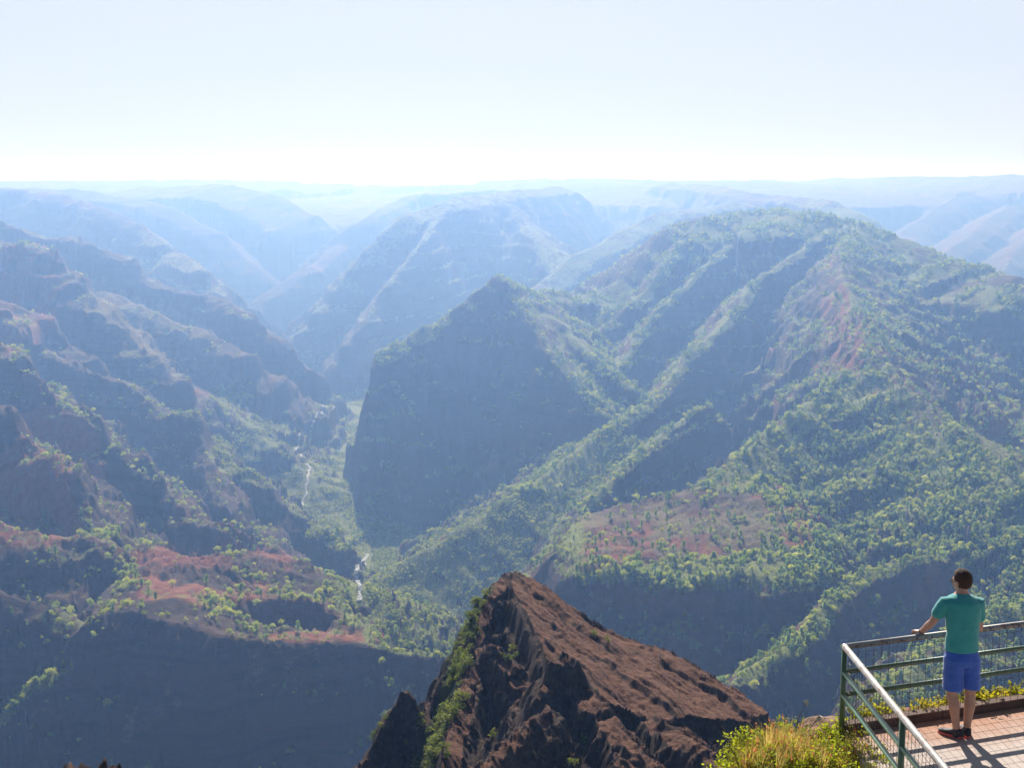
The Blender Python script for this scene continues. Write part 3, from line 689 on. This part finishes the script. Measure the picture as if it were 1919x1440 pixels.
for d, n, LL in ((dE, nE, LE), (dN, nN, LN)):
    vs, fs = [], []; o_ = n*.034
    k = .05
    while k < LL:
        j = random.uniform(-.003, .003); stick(vs, fs, C+d*(k+j)+o_+UP*.02, C+d*(k-j)+o_+UP*(RT-.01), .0023, .0023, 5); k += .09
    for z in [.06+.1*i for i in range(9)]: stick(vs, fs, C+d*.03+o_*1.12+UP*z, C+d*LL+o_*1.12+UP*z, .0021, .0021, 5)
    k = .1
    while k < LL:                     # clips that tie the mesh to the top rail
        stick(vs, fs, C+d*k+n*.036+UP*(RT-.012), C+d*(k+.015)+n*.036+UP*(RT+.01), .006, .006, 6); k += .18
    part('wire_mesh', vs, fs, M_wire, rl, off=C)
M_dark = plain('dark_metal', (.05, .05, .055), .4, .3, 30, .6)
pl = empty('padlock', tuple(C+dN*.17+UP*.60+nN*.05), 'small dark padlock hanging from the middle rail near the corner post', 'padlock')
vs, fs = [], []; box(vs, fs, (0, 0, 0), dN*.028, nN*.012, V(0, 0, .025)); part('lock_body', vs, fs, M_dark, pl, bevel=.004)
vs, fs = [], []
for i in range(8):
    t0, t1 = math.pi*i/8, math.pi*(i+1)/8
    stick(vs, fs, dN*.018*math.cos(t0)+UP*(.024+.035*math.sin(t0)), dN*.018*math.cos(t1)+UP*(.024+.035*math.sin(t1)), .0045, .0045, 6)
part('shackle', vs, fs, M_wire, pl)
# ------------------------------------------------------------------ rock, shrubs, grass
def lump(name, loc, sc, seed, mat, label, rot=0):
    b = bmesh.new(); bmesh.ops.create_icosphere(b, subdivisions=5, radius=1)
    P = np.array([v.co[:] for v in b.verts]); n = P.copy()
    f = 1+.28*fbm(P[:, 0]*1.3+seed, P[:, 1]*1.3+P[:, 2]*1.7, 4, seed)+.10*(ridged(P[:, 0]*4+seed, P[:, 2]*4+P[:, 1]*3, 3, seed+1)-.6)
    P = P*f[:, None]; P = np.sign(P)*np.abs(P)**.85
    for v, p in zip(b.verts, P): v.co = Vector((p[0]*sc[0], p[1]*sc[1], p[2]*sc[2]))
    m = D2.meshes.new(name); b.to_mesh(m); b.free(); m.shade_smooth(); m.materials.append(mat)
    o = D2.objects.new(name, m); COL.objects.link(o); o.location = loc; o.rotation_euler = (0, 0, rot); return setp(o, label, 'rock')
tk = NT('brown_rock'); co = tk.co(); a1 = tk.noise(3, 7, .7, co); a2 = tk.noise(16, 6, .7, co)
tk.base(tk.mix(tk.ramp(a2, (.36, .8), (.5, 0.)), tk.ramp(a1, (.3, (.12, .06, .035)), (.6, (.27, .15, .09)), (.8, (.33, .22, .15))), (.05, .03, .02))); tk.set(Roughness=.92); tk.bump(a2, .03)
r0 = V(*on_z(1562, 1368, -.1)); lump('rock', tuple(r0+V(.05, .1, -.22)), (.30, .42, .28), 2, tk.m, 'brown rock at the cliff edge just left of the corner post', .4)
M_lfA = leaf_mat('shrub_leaf', (.22, .26, .02), (.42, .44, .04), .5, (1, 1, .25))
M_lfB = leaf_mat('curb_leaf', (.20, .22, .02), (.42, .36, .04), .5, (1, .95, .2))
M_stem = plain('stem', (.11, .06, .04), .8); M_dry = leaf_mat('dry_blade', (.40, .30, .09), (.60, .50, .20), .45, (1, .85, .5)); M_head = leaf_mat('seed_head', (.42, .17, .07), (.55, .30, .14), .4, (1, .7, .4))
M_flw = plain('dry_flower', (.6, .55, .45), .8, .2)
def shrub_parts(name, seed, h, w, nst, nleaf, ls, stem_mat, lmat):
    g = np.random.default_rng(seed); sv, sf, lv, lf = [], [], [], []
    for i in range(nst):
        a = g.random()*6.28; r = w*math.sqrt(g.random()); top = V(math.cos(a)*r, math.sin(a)*r, h*(.45+.6*g.random())*(1-.35*(r/w)**2)); b0 = V(math.cos(a)*r*.25, math.sin(a)*r*.25, 0)
        md_ = b0.lerp(top, .5)+V(g.normal()*.02, g.normal()*.02, .02)
        stick(sv, sf, b0, md_, .006, .004, 4); stick(sv, sf, md_, top, .004, .002, 4)
        for q in range(nleaf):
            t = g.random()**.6; p = (b0.lerp(md_, t*2) if t < .5 else md_.lerp(top, t*2-1))
            d = V(g.normal(), g.normal(), g.normal()*.5+.35).normalized(); s = ls*(.6+.8*g.random()); sd = d.cross(V(g.normal(), g.normal(), g.normal())).normalized()
            i0 = len(lv); p0 = p+d*.01; lv += [tuple(p0), tuple(p0+d*s*.45+sd*s*.27), tuple(p0+d*s), tuple(p0+d*s*.45-sd*s*.27)]; lf.append((i0, i0+1, i0+2, i0+3))
    return mk(name+'_stems', sv, sf, [stem_mat]), mk(name+'_leaves', lv, lf, [lmat])
def plant(name, protos, loc, s, rz, label, cat, group, names=('stems', 'leaves')):
    e = empty(name, loc, label, cat, group); e.scale = (s, s, s); e.rotation_euler = (0, 0, rz)
    for n_, m_ in zip(names, protos):
        o = D2.objects.new(n_, m_); COL.objects.link(o); o.parent = e
    return e
SH = [shrub_parts('shrub', 20+i, .36, .30, 56, 17, .036, M_stem, M_lfA) for i in range(3)]
def gz_at(x, y):
    i = int(np.clip((y-2)/18*419, 0, 419)); j = int(np.clip((x+3)/16*419, 0, 419)); return float(gz[i, j])
g = np.random.default_rng(8)
spots = [(1360,1440),(1378,1425),(1395,1412),(1410,1402),(1372,1452),(1425,1398),(1400,1432),(1432,1428),(1462,1416),(1455,1440),(1490,1424),(1500,1408),(1525,1436),(1530,1408),(1560,1396),(1575,1425),(1600,1402),(1610,1436),(1632,1424),(1590,1386),(1375,1446),(1546,1450),(1490,1456),(1420,1462),(1650,1450),(1620,1462),(1480,1384),(1585,1462),(1350,1468)]
for i, (px, py) in enumerate(spots):
    p = on_z(px, py+14, -.18); z = gz_at(p[0], p[1]); 
    if z < -.8: z = -.8
    left = px < 1515
    plant('shrub', SH[i % 3], (p[0], p[1], z-.03), .62+.4*g.random(), g.random()*6.28,
          'bright yellow green leafy shrub '+('on the cliff edge left of the brown rock' if left else 'growing against the outside of the near railing'), 'shrub', 'leafy shrubs '+('on the cliff edge' if left else 'beside the railing'))
def tuft(seed, h, n, heads):
    g = np.random.default_rng(seed); bv, bf, hv_, hf = [], [], [], []
    for i in range(n):
        a = g.random()*6.28; L = h*(.5+.6*g.random()); lean = .15+.5*g.random(); p = V(math.cos(a)*.05*g.random(), math.sin(a)*.05*g.random(), 0); d = V(math.cos(a), math.sin(a), 0); s = V(-d.y, d.x, 0)*.0035
        prev_ = None
        for k in range(5):
            t = k/4; c = p+d*(lean*L*t*t)+UP*(L*t*(1-.25*t*lean)); ww = 1-t*.85; i0 = len(bv); bv += [tuple(c-s*ww), tuple(c+s*ww)]
            if prev_ is not None: bf.append((prev_, prev_+1, i0+1, i0))
            prev_ = i0
        if i < heads:
            leaf_cards(hv_, hf, tuple(c), 12, (.009, .009, .04), .018, g, 1.5, .1)
    return mk('blades', bv, bf, [M_dry]), mk('seed_heads', hv_, hf, [M_head])
TF = [tuft(31, .34, 120, 5), tuft(32, .44, 90, 8)]
tspots = [(1440,1405),(1448,1398),(1462,1396),(1475,1399),(1450,1412),(1490,1404),(1458,1402),(1470,1408),(1500,1412),(1515,1405),(1535,1410),(1438,1418),(1385,1440),(1400,1436),(1415,1428),(1470,1430),(1500,1438),(1540,1440),(1425,1442),(1455,1448),(1570,1440),(1485,1420),(1600,1424)]
for i, (px, py) in enumerate(tspots):
    p = on_z(px, py+12, -.15); plant('grass_tuft', TF[i % 2], (p[0], p[1], max(gz_at(p[0], p[1]), -.8)-.02), .75+.4*g.random(), g.random()*6.28,
          'golden dry grass tuft with orange seed heads on the cliff edge', 'grass', 'dry grass tufts on the cliff edge', ('blades', 'seed_heads'))
for i, (px, py, lab, cat_) in enumerate([(1485,1395,'tallest bare dried stalk leaning over the cliff edge with pale flower heads',0),(1500,1400,'second dried stalk with a single pale star shaped flower head',1)]):
    p = on_z(px, py, -.1); e = empty('dried_stalk', p, lab, 'dried plant'); vs, fs = [], []
    tp = V(.10+.05*i, .05, .42-.14*i); stick(vs, fs, (0, 0, -.1), tuple(tp*.6), .005, .004, 5); stick(vs, fs, tuple(tp*.6), tuple(tp+V(.03, 0, 0)), .004, .003, 5); part('stem', vs, fs, M_stem, e)
    vs, fs = [], []; leaf_cards(vs, fs, tuple(tp+V(.04, 0, 0)), 14, (.02, .02, .02), .05, g, 1, .1); part('flower_head', vs, fs, M_flw, e)
CP = [shrub_parts('curb_plant', 50+i, .19, .11, 12, 12, .036, M_stem, M_lfB) for i in range(3)]
k = .35; i = 0
while k < 5:
    s = .65+.7*g.random(); s = 1.5 if i == 11 else s
    p = C+dE*k-nE*(.16+.12*g.random()); plant('curb_plant', CP[i % 3], (p.x, p.y, -.03), s, g.random()*6.28, 'small yellow green plant in the row behind the far railing', 'plant', 'small plants behind the far railing')
    k += .10+.1*g.random(); i += 1
# ------------------------------------------------------------------ the man at the railing
FT = V(*on_z(1800, 1383, 0))
def W(px, py, dy=0.0):
    """point at the pixel on the upright plane dy behind the feet"""
    x1, y1, z1 = at(px, py, 1.0); k = (FT.y+dy)/y1
    return V(x1*k, y1*k, ZC+(z1-ZC)*k)-FT
def bake(name, vs, fs, mat, parent, vox, smooth=2, it=.5, wr=0):
    m = D2.meshes.new(name); m.from_pydata([tuple(v) for v in vs], [], fs); b = bmesh.new(); b.from_mesh(m); bmesh.ops.recalc_face_normals(b, faces=b.faces); b.to_mesh(m); b.free()
    o = D2.objects.new('tmp', m); COL.objects.link(o)
    r = o.modifiers.new('r', 'REMESH'); r.mode = 'VOXEL'; r.voxel_size = vox; r.use_smooth_shade = True
    s = o.modifiers.new('s', 'SMOOTH'); s.iterations = smooth; s.factor = it
    dg = bpy.context.evaluated_depsgraph_get(); em = D2.meshes.new_from_object(o.evaluated_get(dg)); D2.objects.remove(o)
    em.name = name; em.materials.clear(); em.materials.append(mat); em.shade_smooth()
    if wr:
        n = len(em.vertices); P = np.empty(n*3, np.float32); em.vertices.foreach_get('co', P); Nn = np.empty(n*3, np.float32); em.vertices.foreach_get('normal', Nn)
        P = P.reshape(-1, 3); Nn = Nn.reshape(-1, 3); f = fbm(P[:, 0]*9+P[:, 2]*5, P[:, 2]*13-P[:, 0]*7+P[:, 1]*6, 3, 3)
        P = P+Nn*(f*wr)[:, None]; em.vertices.foreach_set('co', P.astype(np.float32).reshape(-1)); em.update()
    o = D2.objects.new(name, em); COL.objects.link(o)
    if parent: o.parent = parent
    return o
def ring_loft(vs, fs, rings, k=20):
    """rings: (centre, rx, ry, axis_x, axis_y)"""
    i0 = len(vs)
    for c, rx, ry, ax, ay in rings:
        for q in range(k):
            t = 2*math.pi*q/k; ct, st_ = math.cos(t), math.sin(t); vs.append(c+ax*rx*ct+ay*ry*st_)
    for r in range(len(rings)-1):
        for q in range(k):
            a = i0+r*k+q; b = i0+r*k+(q+1) % k; fs.append((a, b, b+k, a+k))
    fs.append(tuple(range(i0+k-1, i0-1, -1))); n = i0+(len(rings)-1)*k; fs.append(tuple(range(n, n+k)))
def limb(vs, fs, pts, k=14):
    """pts: (centre, radius) tapered chain with round ends"""
    P = [Vector(p) for p, r in pts]; R = [r for p, r in pts]; rings = []
    ref = V(.31, .87, .21)
    for i in range(len(P)):
        d = (P[min(i+1, len(P)-1)]-P[max(i-1, 0)]).normalized(); u = d.cross(ref).normalized(); w_ = d.cross(u)
        if i == 0: rings.append((P[0]-d*R[0]*.6, R[0]*.6, R[0]*.6, u, w_))
        rings.append((P[i], R[i], R[i], u, w_))
        if i == len(P)-1: rings.append((P[i]+d*R[i]*.6, R[i]*.6, R[i]*.6, u, w_))
    ring_loft(vs, fs, rings, k)
def blob(vs, fs, c, r, k=12):
    c = Vector(c); rings = []
    for i in range(1, 10):
        t = math.pi*i/10; s = math.sin(t); rings.append((c+V(0, 0, -r[2]*math.cos(t)), r[0]*s, r[1]*s, V(1, 0, 0), V(0, 1, 0)))
    ring_loft(vs, fs, rings, k)
X_, Y_ = V(1, 0, 0), V(0, 1, 0)
M_skin = NT('skin'); f = M_skin.noise(25, 4, .6, M_skin.co()); M_skin.base(M_skin.ramp(f, (.3, (.42, .22, .15)), (.7, (.50, .28, .20)))); M_skin.set(Roughness=.5)
M_skin.b.inputs['Subsurface Weight'].default_value = .15; M_skin.b.inputs['Subsurface Radius'].default_value = (.02, .008, .004); M_skin = M_skin.m
def cloth(name, c, bmp=.0015):
    t = NT(name); f = t.noise(7, 5, .6, t.co()); t.base(t.ramp(f, (.3, tuple(x*.85 for x in c)), (.7, c))); t.set(Roughness=.85); t.b.inputs['Sheen Weight'].default_value = .3
    t.bump(t.noise(26, 4, .6, t.co()), .006)
    return t.m
M_shirt = cloth('teal_shirt', (.035, .32, .31)); M_short = cloth('blue_shorts', (.035, .115, .50)); M_hair = plain('brown_hair', (.055, .028, .018), .85, .5, 130, bump=.012)
M_shoe = plain('dark_shoe', (.035, .03, .04), .7, .4, 30); M_sole = plain('red_sole', (.62, .12, .10), .6, .15, 20); M_blk = plain('black_plastic', (.015, .015, .018), .6, .2)
man = empty('person', tuple(FT), 'man seen from behind in a teal shirt and blue shorts, one hand on the railing', 'person')
hl = V(*at(1716, 1187, 12.0)); # hand on the far rail: nearest point of the rail line to that view ray
def rail_at(px):
    best = None
    for i in range(400):
        p = C+dE*(i*.01)+UP*(RT+.03); q, _ = proj(p.x, p.y, p.z)
        if best is None or abs(q-px) < best[0]: best = (abs(q-px), p)
    return best[1]-FT
HL = rail_at(1722); HR = rail_at(1812)
an = {s: W(*p) for s, p in (('L', (1793, 1370, .0)), ('R', (1812, 1368, .03)))}
kn = {'L': W(1784, 1302, .03), 'R': W(1818, 1301, .04)}; hp = {'L': W(1787, 1232, .0), 'R': W(1819, 1232, .0)}
shd = {'L': W(1771, 1130, .03), 'R': W(1833, 1130, .03)}
neck = W(1803, 1108, .05); hc = W(1803, 1089, .07)
eL = W(1748, 1166, .06); wL = HL+V(.02, -.015, .035)
eR = W(1835, 1178, .05); wR = HR+V(.02, -.06, .04)
bv, bf = [], []
# torso under the clothes
ch, wa, pe = W(1803, 1140, .02), W(1804, 1182, .01), W(1803, 1218, .0)
ring_loft(bv, bf, [(pe+V(0, 0, -.1), .14, .10, X_, Y_), (pe, .155, .105, X_, Y_), (wa, .14, .095, X_, Y_), (ch, .155, .105, X_, Y_), (W(1803, 1122, .03), .12, .08, X_, Y_), (neck, .055, .055, X_, Y_)])
limb(bv, bf, [(W(1803, 1122, .03), .062), (neck, .056), (hc+V(0, 0, -.03), .055)])
for s in 'LR':
    sg = -1 if s == 'L' else 1
    limb(bv, bf, [(hp[s], .085), (hp[s].lerp(kn[s], .6), .066), (kn[s], .053), (kn[s].lerp(an[s], .3)+V(0, -.018, 0), .056), (kn[s].lerp(an[s], .7), .041), (an[s], .035), (an[s]+V(0, .0, -.045), .035)])
limb(bv, bf, [(shd['L'], .052), (shd['L'].lerp(eL, .6), .045), (eL, .038), (eL.lerp(wL, .35), .040), (wL, .026)])
limb(bv, bf, [(shd['R'], .052), (shd['R'].lerp(eR, .6), .045), (eR, .038), (eR.lerp(wR, .35), .040), (wR, .026)])
def hand(w, e, side):
    """palm, four unequal curled fingers over the rail and a thumb along it"""
    fw = -nE; al = dE*side            # fingers point across the rail; thumb lies along it, towards the body
    pc = w+fw*.045+UP*-.008
    for k in range(4):
        o_ = al*((k-1.5)*.021); limb(bv, bf, [(w+o_*.6, .016), (pc+o_, .013), (pc+o_+fw*.02, .0115)], 8)
        L = (.034, .041, .044, .037)[3-k if side > 0 else k]
        a = pc+o_*1.05+fw*.024; b = a+fw*L*.8+UP*-.012; c = b+fw*L*.25+UP*-L*.55; d = c+fw*-L*.2+UP*-L*.4
        limb(bv, bf, [(a, .0105), (b, .0095), (c, .0085), (d, .0075)], 8)
    a = w+fw*.015+al*-.026*-1; limb(bv, bf, [(a, .013), (a+al*.022+fw*.018+UP*-.012, .0115), (a+al*.030+fw*.040+UP*-.03, .009)], 8)
hand(wL, eL, 1); hand(wR, eR, -1)
# head, turned left
hd, hf_ = [], []
def HB(c, r): blob(hd, hf_, c, r, 18)
HB((0, 0, 0), (.076, .095, .105)); HB((0, .03, -.055), (.056, .062, .06)); HB((0, .058, -.085), (.030, .026, .022))
HB((0, .098, -.02), (.012, .022, .022)); HB((0, .112, -.034), (.015, .012, .010)); HB((0, .088, -.062), (.022, .010, .007)); HB((0, .085, .012), (.05, .012, .010))
for s in (-1, 1): HB((s*.078, -.005, -.012), (.010, .020, .032)); HB((s*.03, .080, -.012), (.013, .010, .008)); HB((s*.04, .066, -.035), (.022, .016, .02))
HR_ = Matrix.Rotation(math.radians(32), 4, 'Z') @ Matrix.Rotation(math.radians(-4), 4, 'X')
for v in hd: bv.append(HR_ @ Vector(v)+hc)
n0 = len(bv)-len(hd); bf += [tuple(i+n0 for i in f) for f in hf_]
body = bake('body', bv, bf, M_skin, man, .0065, 2)
# hair
hv, hf2 = [], []
NU, NV = 40, 26
for i in range(NV):
    th = math.pi*.70*i/(NV-1)
    for j in range(NU):
        ph_ = 2*math.pi*j/NU; d = V(math.sin(th)*math.cos(ph_), math.sin(th)*math.sin(ph_), math.cos(th))
        front = max(0, d.y); lim = 1.0-.68*front**.7 - .10*abs(d.x)*(front > 0)
        th2 = th*lim; d = V(math.sin(th2)*math.cos(ph_), math.sin(th2)*math.sin(ph_), math.cos(th2))
        nz = 1+.05*float(fbm(np.array([d.x*6]), np.array([d.y*6+d.z*4]), 3, 2)[0]); sh = .25 if i == NV-1 else 1
        tpr = 1-.18*max(0, -d.z)
        hv.append(HR_ @ V(d.x*.086*nz*tpr*(1 if i < NV-1 else .93), d.y*.110*nz*tpr*(1 if i < NV-1 else .93)-.004, d.z*.122*nz+.004)+hc)
for i in range(NV-1):
    for j in range(NU): hf2.append((i*NU+j, i*NU+(j+1) % NU, (i+1)*NU+(j+1) % NU, (i+1)*NU+j))
part('hair', [tuple(v) for v in hv], hf2, M_hair, man, True)
# sunglasses
sg_ = D2.objects.new('sunglasses', None)
gv, gf = [], []
def gbox(c, a, b, c2): box(gv, gf, c, a, b, c2)
for s in (-1, 1):
    gbox((s*.034, .094, -.008), V(.024, -s*.006, 0), V(0, .002, 0), V(0, 0, .015)); gbox((s*.080, .035, -.002), V(.002, 0, 0), V(-s*.004, .052, 0), V(0, 0, .004))
    gbox((s*.068, .084, -.004), V(.012, -s*.006, 0), V(0, .003, 0), V(0, 0, .006))
gbox((0, .099, -.002), V(.01, 0, 0), V(0, .003, 0), V(0, 0, .003))
gv = [tuple(HR_ @ Vector(v)+hc) for v in gv]; part('sunglasses', gv, gf, M_blk, man, bevel=.0015); D2.objects.remove(sg_)
# shirt
sv, sf = [], []
ring_loft(sv, sf, [(W(1803, 1219, .0), .170, .124, X_, Y_), (W(1803, 1208, .0), .165, .121, X_, Y_), (W(1804, 1185, .0), .157, .114, X_, Y_), (W(1805, 1160, .005), .170, .122, X_, Y_), (W(1805, 1142, .01), .180, .125, X_, Y_),
    (W(1803, 1128, .02), .178, .115, X_, Y_), (W(1802, 1119, .03), .135, .090, X_, Y_), (W(1803, 1113, .04), .075, .072, X_, Y_), (W(1803, 1110.5, .045), .064, .064, X_, Y_)], 28)
for s, e in (('L', eL), ('R', eR)):
    d = (e-shd[s]); sl_e = shd[s]+d*.62
    sg = -1 if s == 'L' else 1
    limb(sv, sf, [(shd[s]+V(-sg*.05, 0, .0), .066), (shd[s], .070), (shd[s].lerp(sl_e, .5), .068), (sl_e, .064)], 18)
bake('shirt', sv, sf, M_shirt, man, .008, 3, .5, .006)
# shorts
sv, sf = [], []
ring_loft(sv, sf, [(W(1803, 1211, .0), .146, .100, X_, Y_), (W(1803, 1219, .0), .158, .108, X_, Y_), (W(1803, 1234, -.005), .176, .128, X_, Y_), (W(1803, 1246, .0), .172, .118, X_, Y_)], 28)
ring_loft(sv, sf, [(W(1788, 1234, .0), .098, .115, X_, Y_), (W(1786.5, 1262, .015), .100, .108, X_, Y_), (W(1786, 1292, .02), .098, .100, X_, Y_)], 22)
ring_loft(sv, sf, [(W(1819, 1234, .0), .096, .115, X_, Y_), (W(1819.5, 1262, .015), .092, .106, X_, Y_), (W(1819, 1289, .02), .088, .098, X_, Y_)], 22)
bake('shorts', sv, sf, M_short, man, .008, 2, .5, .008)
vs, fs = [], []; d = (wL-eL).normalized(); limb(vs, fs, [(wL-d*.030, .031), (wL-d*.012, .030)], 14); part('wristband', [tuple(v) for v in vs], fs, M_blk, man, True)
def shoe(s, ang, toe_up=0):
    a = an[s]; hx = math.radians(ang); fd = V(math.sin(hx), math.cos(hx), 0); sd = V(fd.y, -fd.x, 0)
    base = V(a.x, a.y, 0)
    e = D2.objects.new('shoe', None)
    vs, fs = [], []; rings = []
    for t, w_, h_ in ((-.075, .024, .045), (-.06, .034, .07), (-.02, .037, .082), (.03, .037, .066), (.08, .043, .05), (.13, .042, .04), (.17, .032, .032), (.19, .016, .024)):
        rings.append((base+fd*t+UP*(.022+h_*.5), w_, h_*.5, sd, UP))
    ring_loft(vs, fs, rings, 16); limb(vs, fs, [(a+UP*.01, .043), (a+UP*-.05, .046)], 14)
    o = bake('shoe', vs, fs, M_shoe, man, .006, 2)
    vs, fs = [], []; n = 18; top = []
    for z in (0, .026):
        for q in range(n):
            t = 2*math.pi*q/n; yy = math.cos(t); xx = math.sin(t); wd = .041+.008*yy
            top.append(tuple(base+fd*(.058+yy*.142)+sd*(xx*wd)+UP*z))
    vs = top; fs = [(q, (q+1) % n, n+(q+1) % n, n+q) for q in range(n)]+[tuple(range(n-1, -1, -1)), tuple(range(n, 2*n))]
    part('sole', vs, fs, M_sole, o, bevel=.004)
shoe('L', -48); shoe('R', 8)
SKY, SUNE, HAZE, HCOL, HG, EXPO = .046, 5.0, 2.15e-4, (.185, .335, .66), .62, .82
HABS = (1.0, .7, .15); VEIL = .72
# ------------------------------------------------------------------ air and light
SUN_EL, SUN_AZ = 34.0, -4.0
w = D2.worlds.new('World'); SC.world = w; w.use_nodes = True
bg = w.node_tree.nodes['Background']; sky = w.node_tree.nodes.new('ShaderNodeTexSky'); sky.sky_type = 'NISHITA'; sky.sun_disc = False
sky.sun_elevation = math.radians(SUN_EL); sky.sun_rotation = math.radians(SUN_AZ); sky.altitude = 900; sky.dust_density = .8
sky.air_density = 1.0; sky.ozone_density = 2.5
wt = w.node_tree; WN = wt.nodes; WL = wt.links
def wmath(op, a, b, c=None, clamp=False):
    x = WN.new('ShaderNodeMath'); x.operation = op; x.use_clamp = clamp
    for i, v in enumerate((a, b)):
        if isinstance(v, (int, float)): x.inputs[i].default_value = v
        else: WL.new(v, x.inputs[i])
    return x.outputs[0]
tcw = WN.new('ShaderNodeTexCoord'); sx = WN.new('ShaderNodeSeparateXYZ'); WL.new(tcw.outputs['Generated'], sx.inputs[0])
up_ = wmath('MULTIPLY', wmath('SUBTRACT', .85, sx.outputs[2]), 2.2, clamp=True)         # thin high veil, thickest low down
ah = wmath('MULTIPLY', wmath('ADD', sx.outputs[1], .3), 1.2, clamp=True)                # and towards the sun
mpw = WN.new('ShaderNodeMapping'); mpw.inputs['Scale'].default_value = (2.0, 2.0, 9.0); WL.new(tcw.outputs['Generated'], mpw.inputs[0])
nw = WN.new('ShaderNodeTexNoise'); nw.inputs['Scale'].default_value = 1.6; nw.inputs['Detail'].default_value = 6; WL.new(mpw.outputs[0], nw.inputs['Vector'])
cf = wmath('MULTIPLY', wmath('MULTIPLY', up_, ah), wmath('ADD', wmath('MULTIPLY', nw.outputs['Fac'], .35), VEIL))
mxw = WN.new('ShaderNodeMix'); mxw.data_type = 'RGBA'; WL.new(cf, mxw.inputs[0]); WL.new(sky.outputs[0], mxw.inputs[6]); mxw.inputs[7].default_value = (9.4, 10.1, 11.2, 1)
WL.new(mxw.outputs[2], bg.inputs[0]); bg.inputs[1].default_value = SKY
sl_ = D2.lights.new('sun', 'SUN'); sl_.energy = SUNE; sl_.angle = math.radians(.5); sl_.color = (1, .95, .87)
so_ = D2.objects.new('sun', sl_); COL.objects.link(so_)
so_.rotation_euler = Vector((math.sin(math.radians(SUN_AZ))*math.cos(math.radians(SUN_EL)), math.cos(math.radians(SUN_AZ))*math.cos(math.radians(SUN_EL)), math.sin(math.radians(SUN_EL)))).to_track_quat('Z', 'Y').to_euler()
bmh = bmesh.new(); bmesh.ops.create_cube(bmh, size=1)
for v in bmh.verts: v.co = Vector((v.co.x*16000, 5900+v.co.y*13000, -340+v.co.z*830))
hm = D2.meshes.new('haze'); bmh.to_mesh(hm); bmh.free()
hz = link('haze', hm); hz['kind'] = 'stuff'; hz['label'] = 'pale blue haze filling the canyon air'
ht = D2.materials.new('haze'); ht.use_nodes = True; nt = ht.node_tree; nt.nodes.clear()
ho = nt.nodes.new('ShaderNodeOutputMaterial'); hv = nt.nodes.new('ShaderNodeVolumePrincipled')
hv.inputs['Density'].default_value = HAZE; hv.inputs['Color'].default_value = (*HCOL, 1); hv.inputs['Absorption Color'].default_value = (*HABS, 1)
hv.inputs['Anisotropy'].default_value = HG
nt.links.new(hv.outputs[0], ho.inputs['Volume']); hm.materials.append(ht)
SC.view_settings.view_transform = 'Standard'; SC.view_settings.look = 'None'; SC.view_settings.gamma = 1; SC.view_settings.exposure = EXPO
SC.cycles.use_denoising = True; SC.cycles.max_bounces = 6; SC.cycles.volume_bounces = 1; SC.cycles.diffuse_bounces = 3
SC.cycles.sample_clamp_indirect = 8
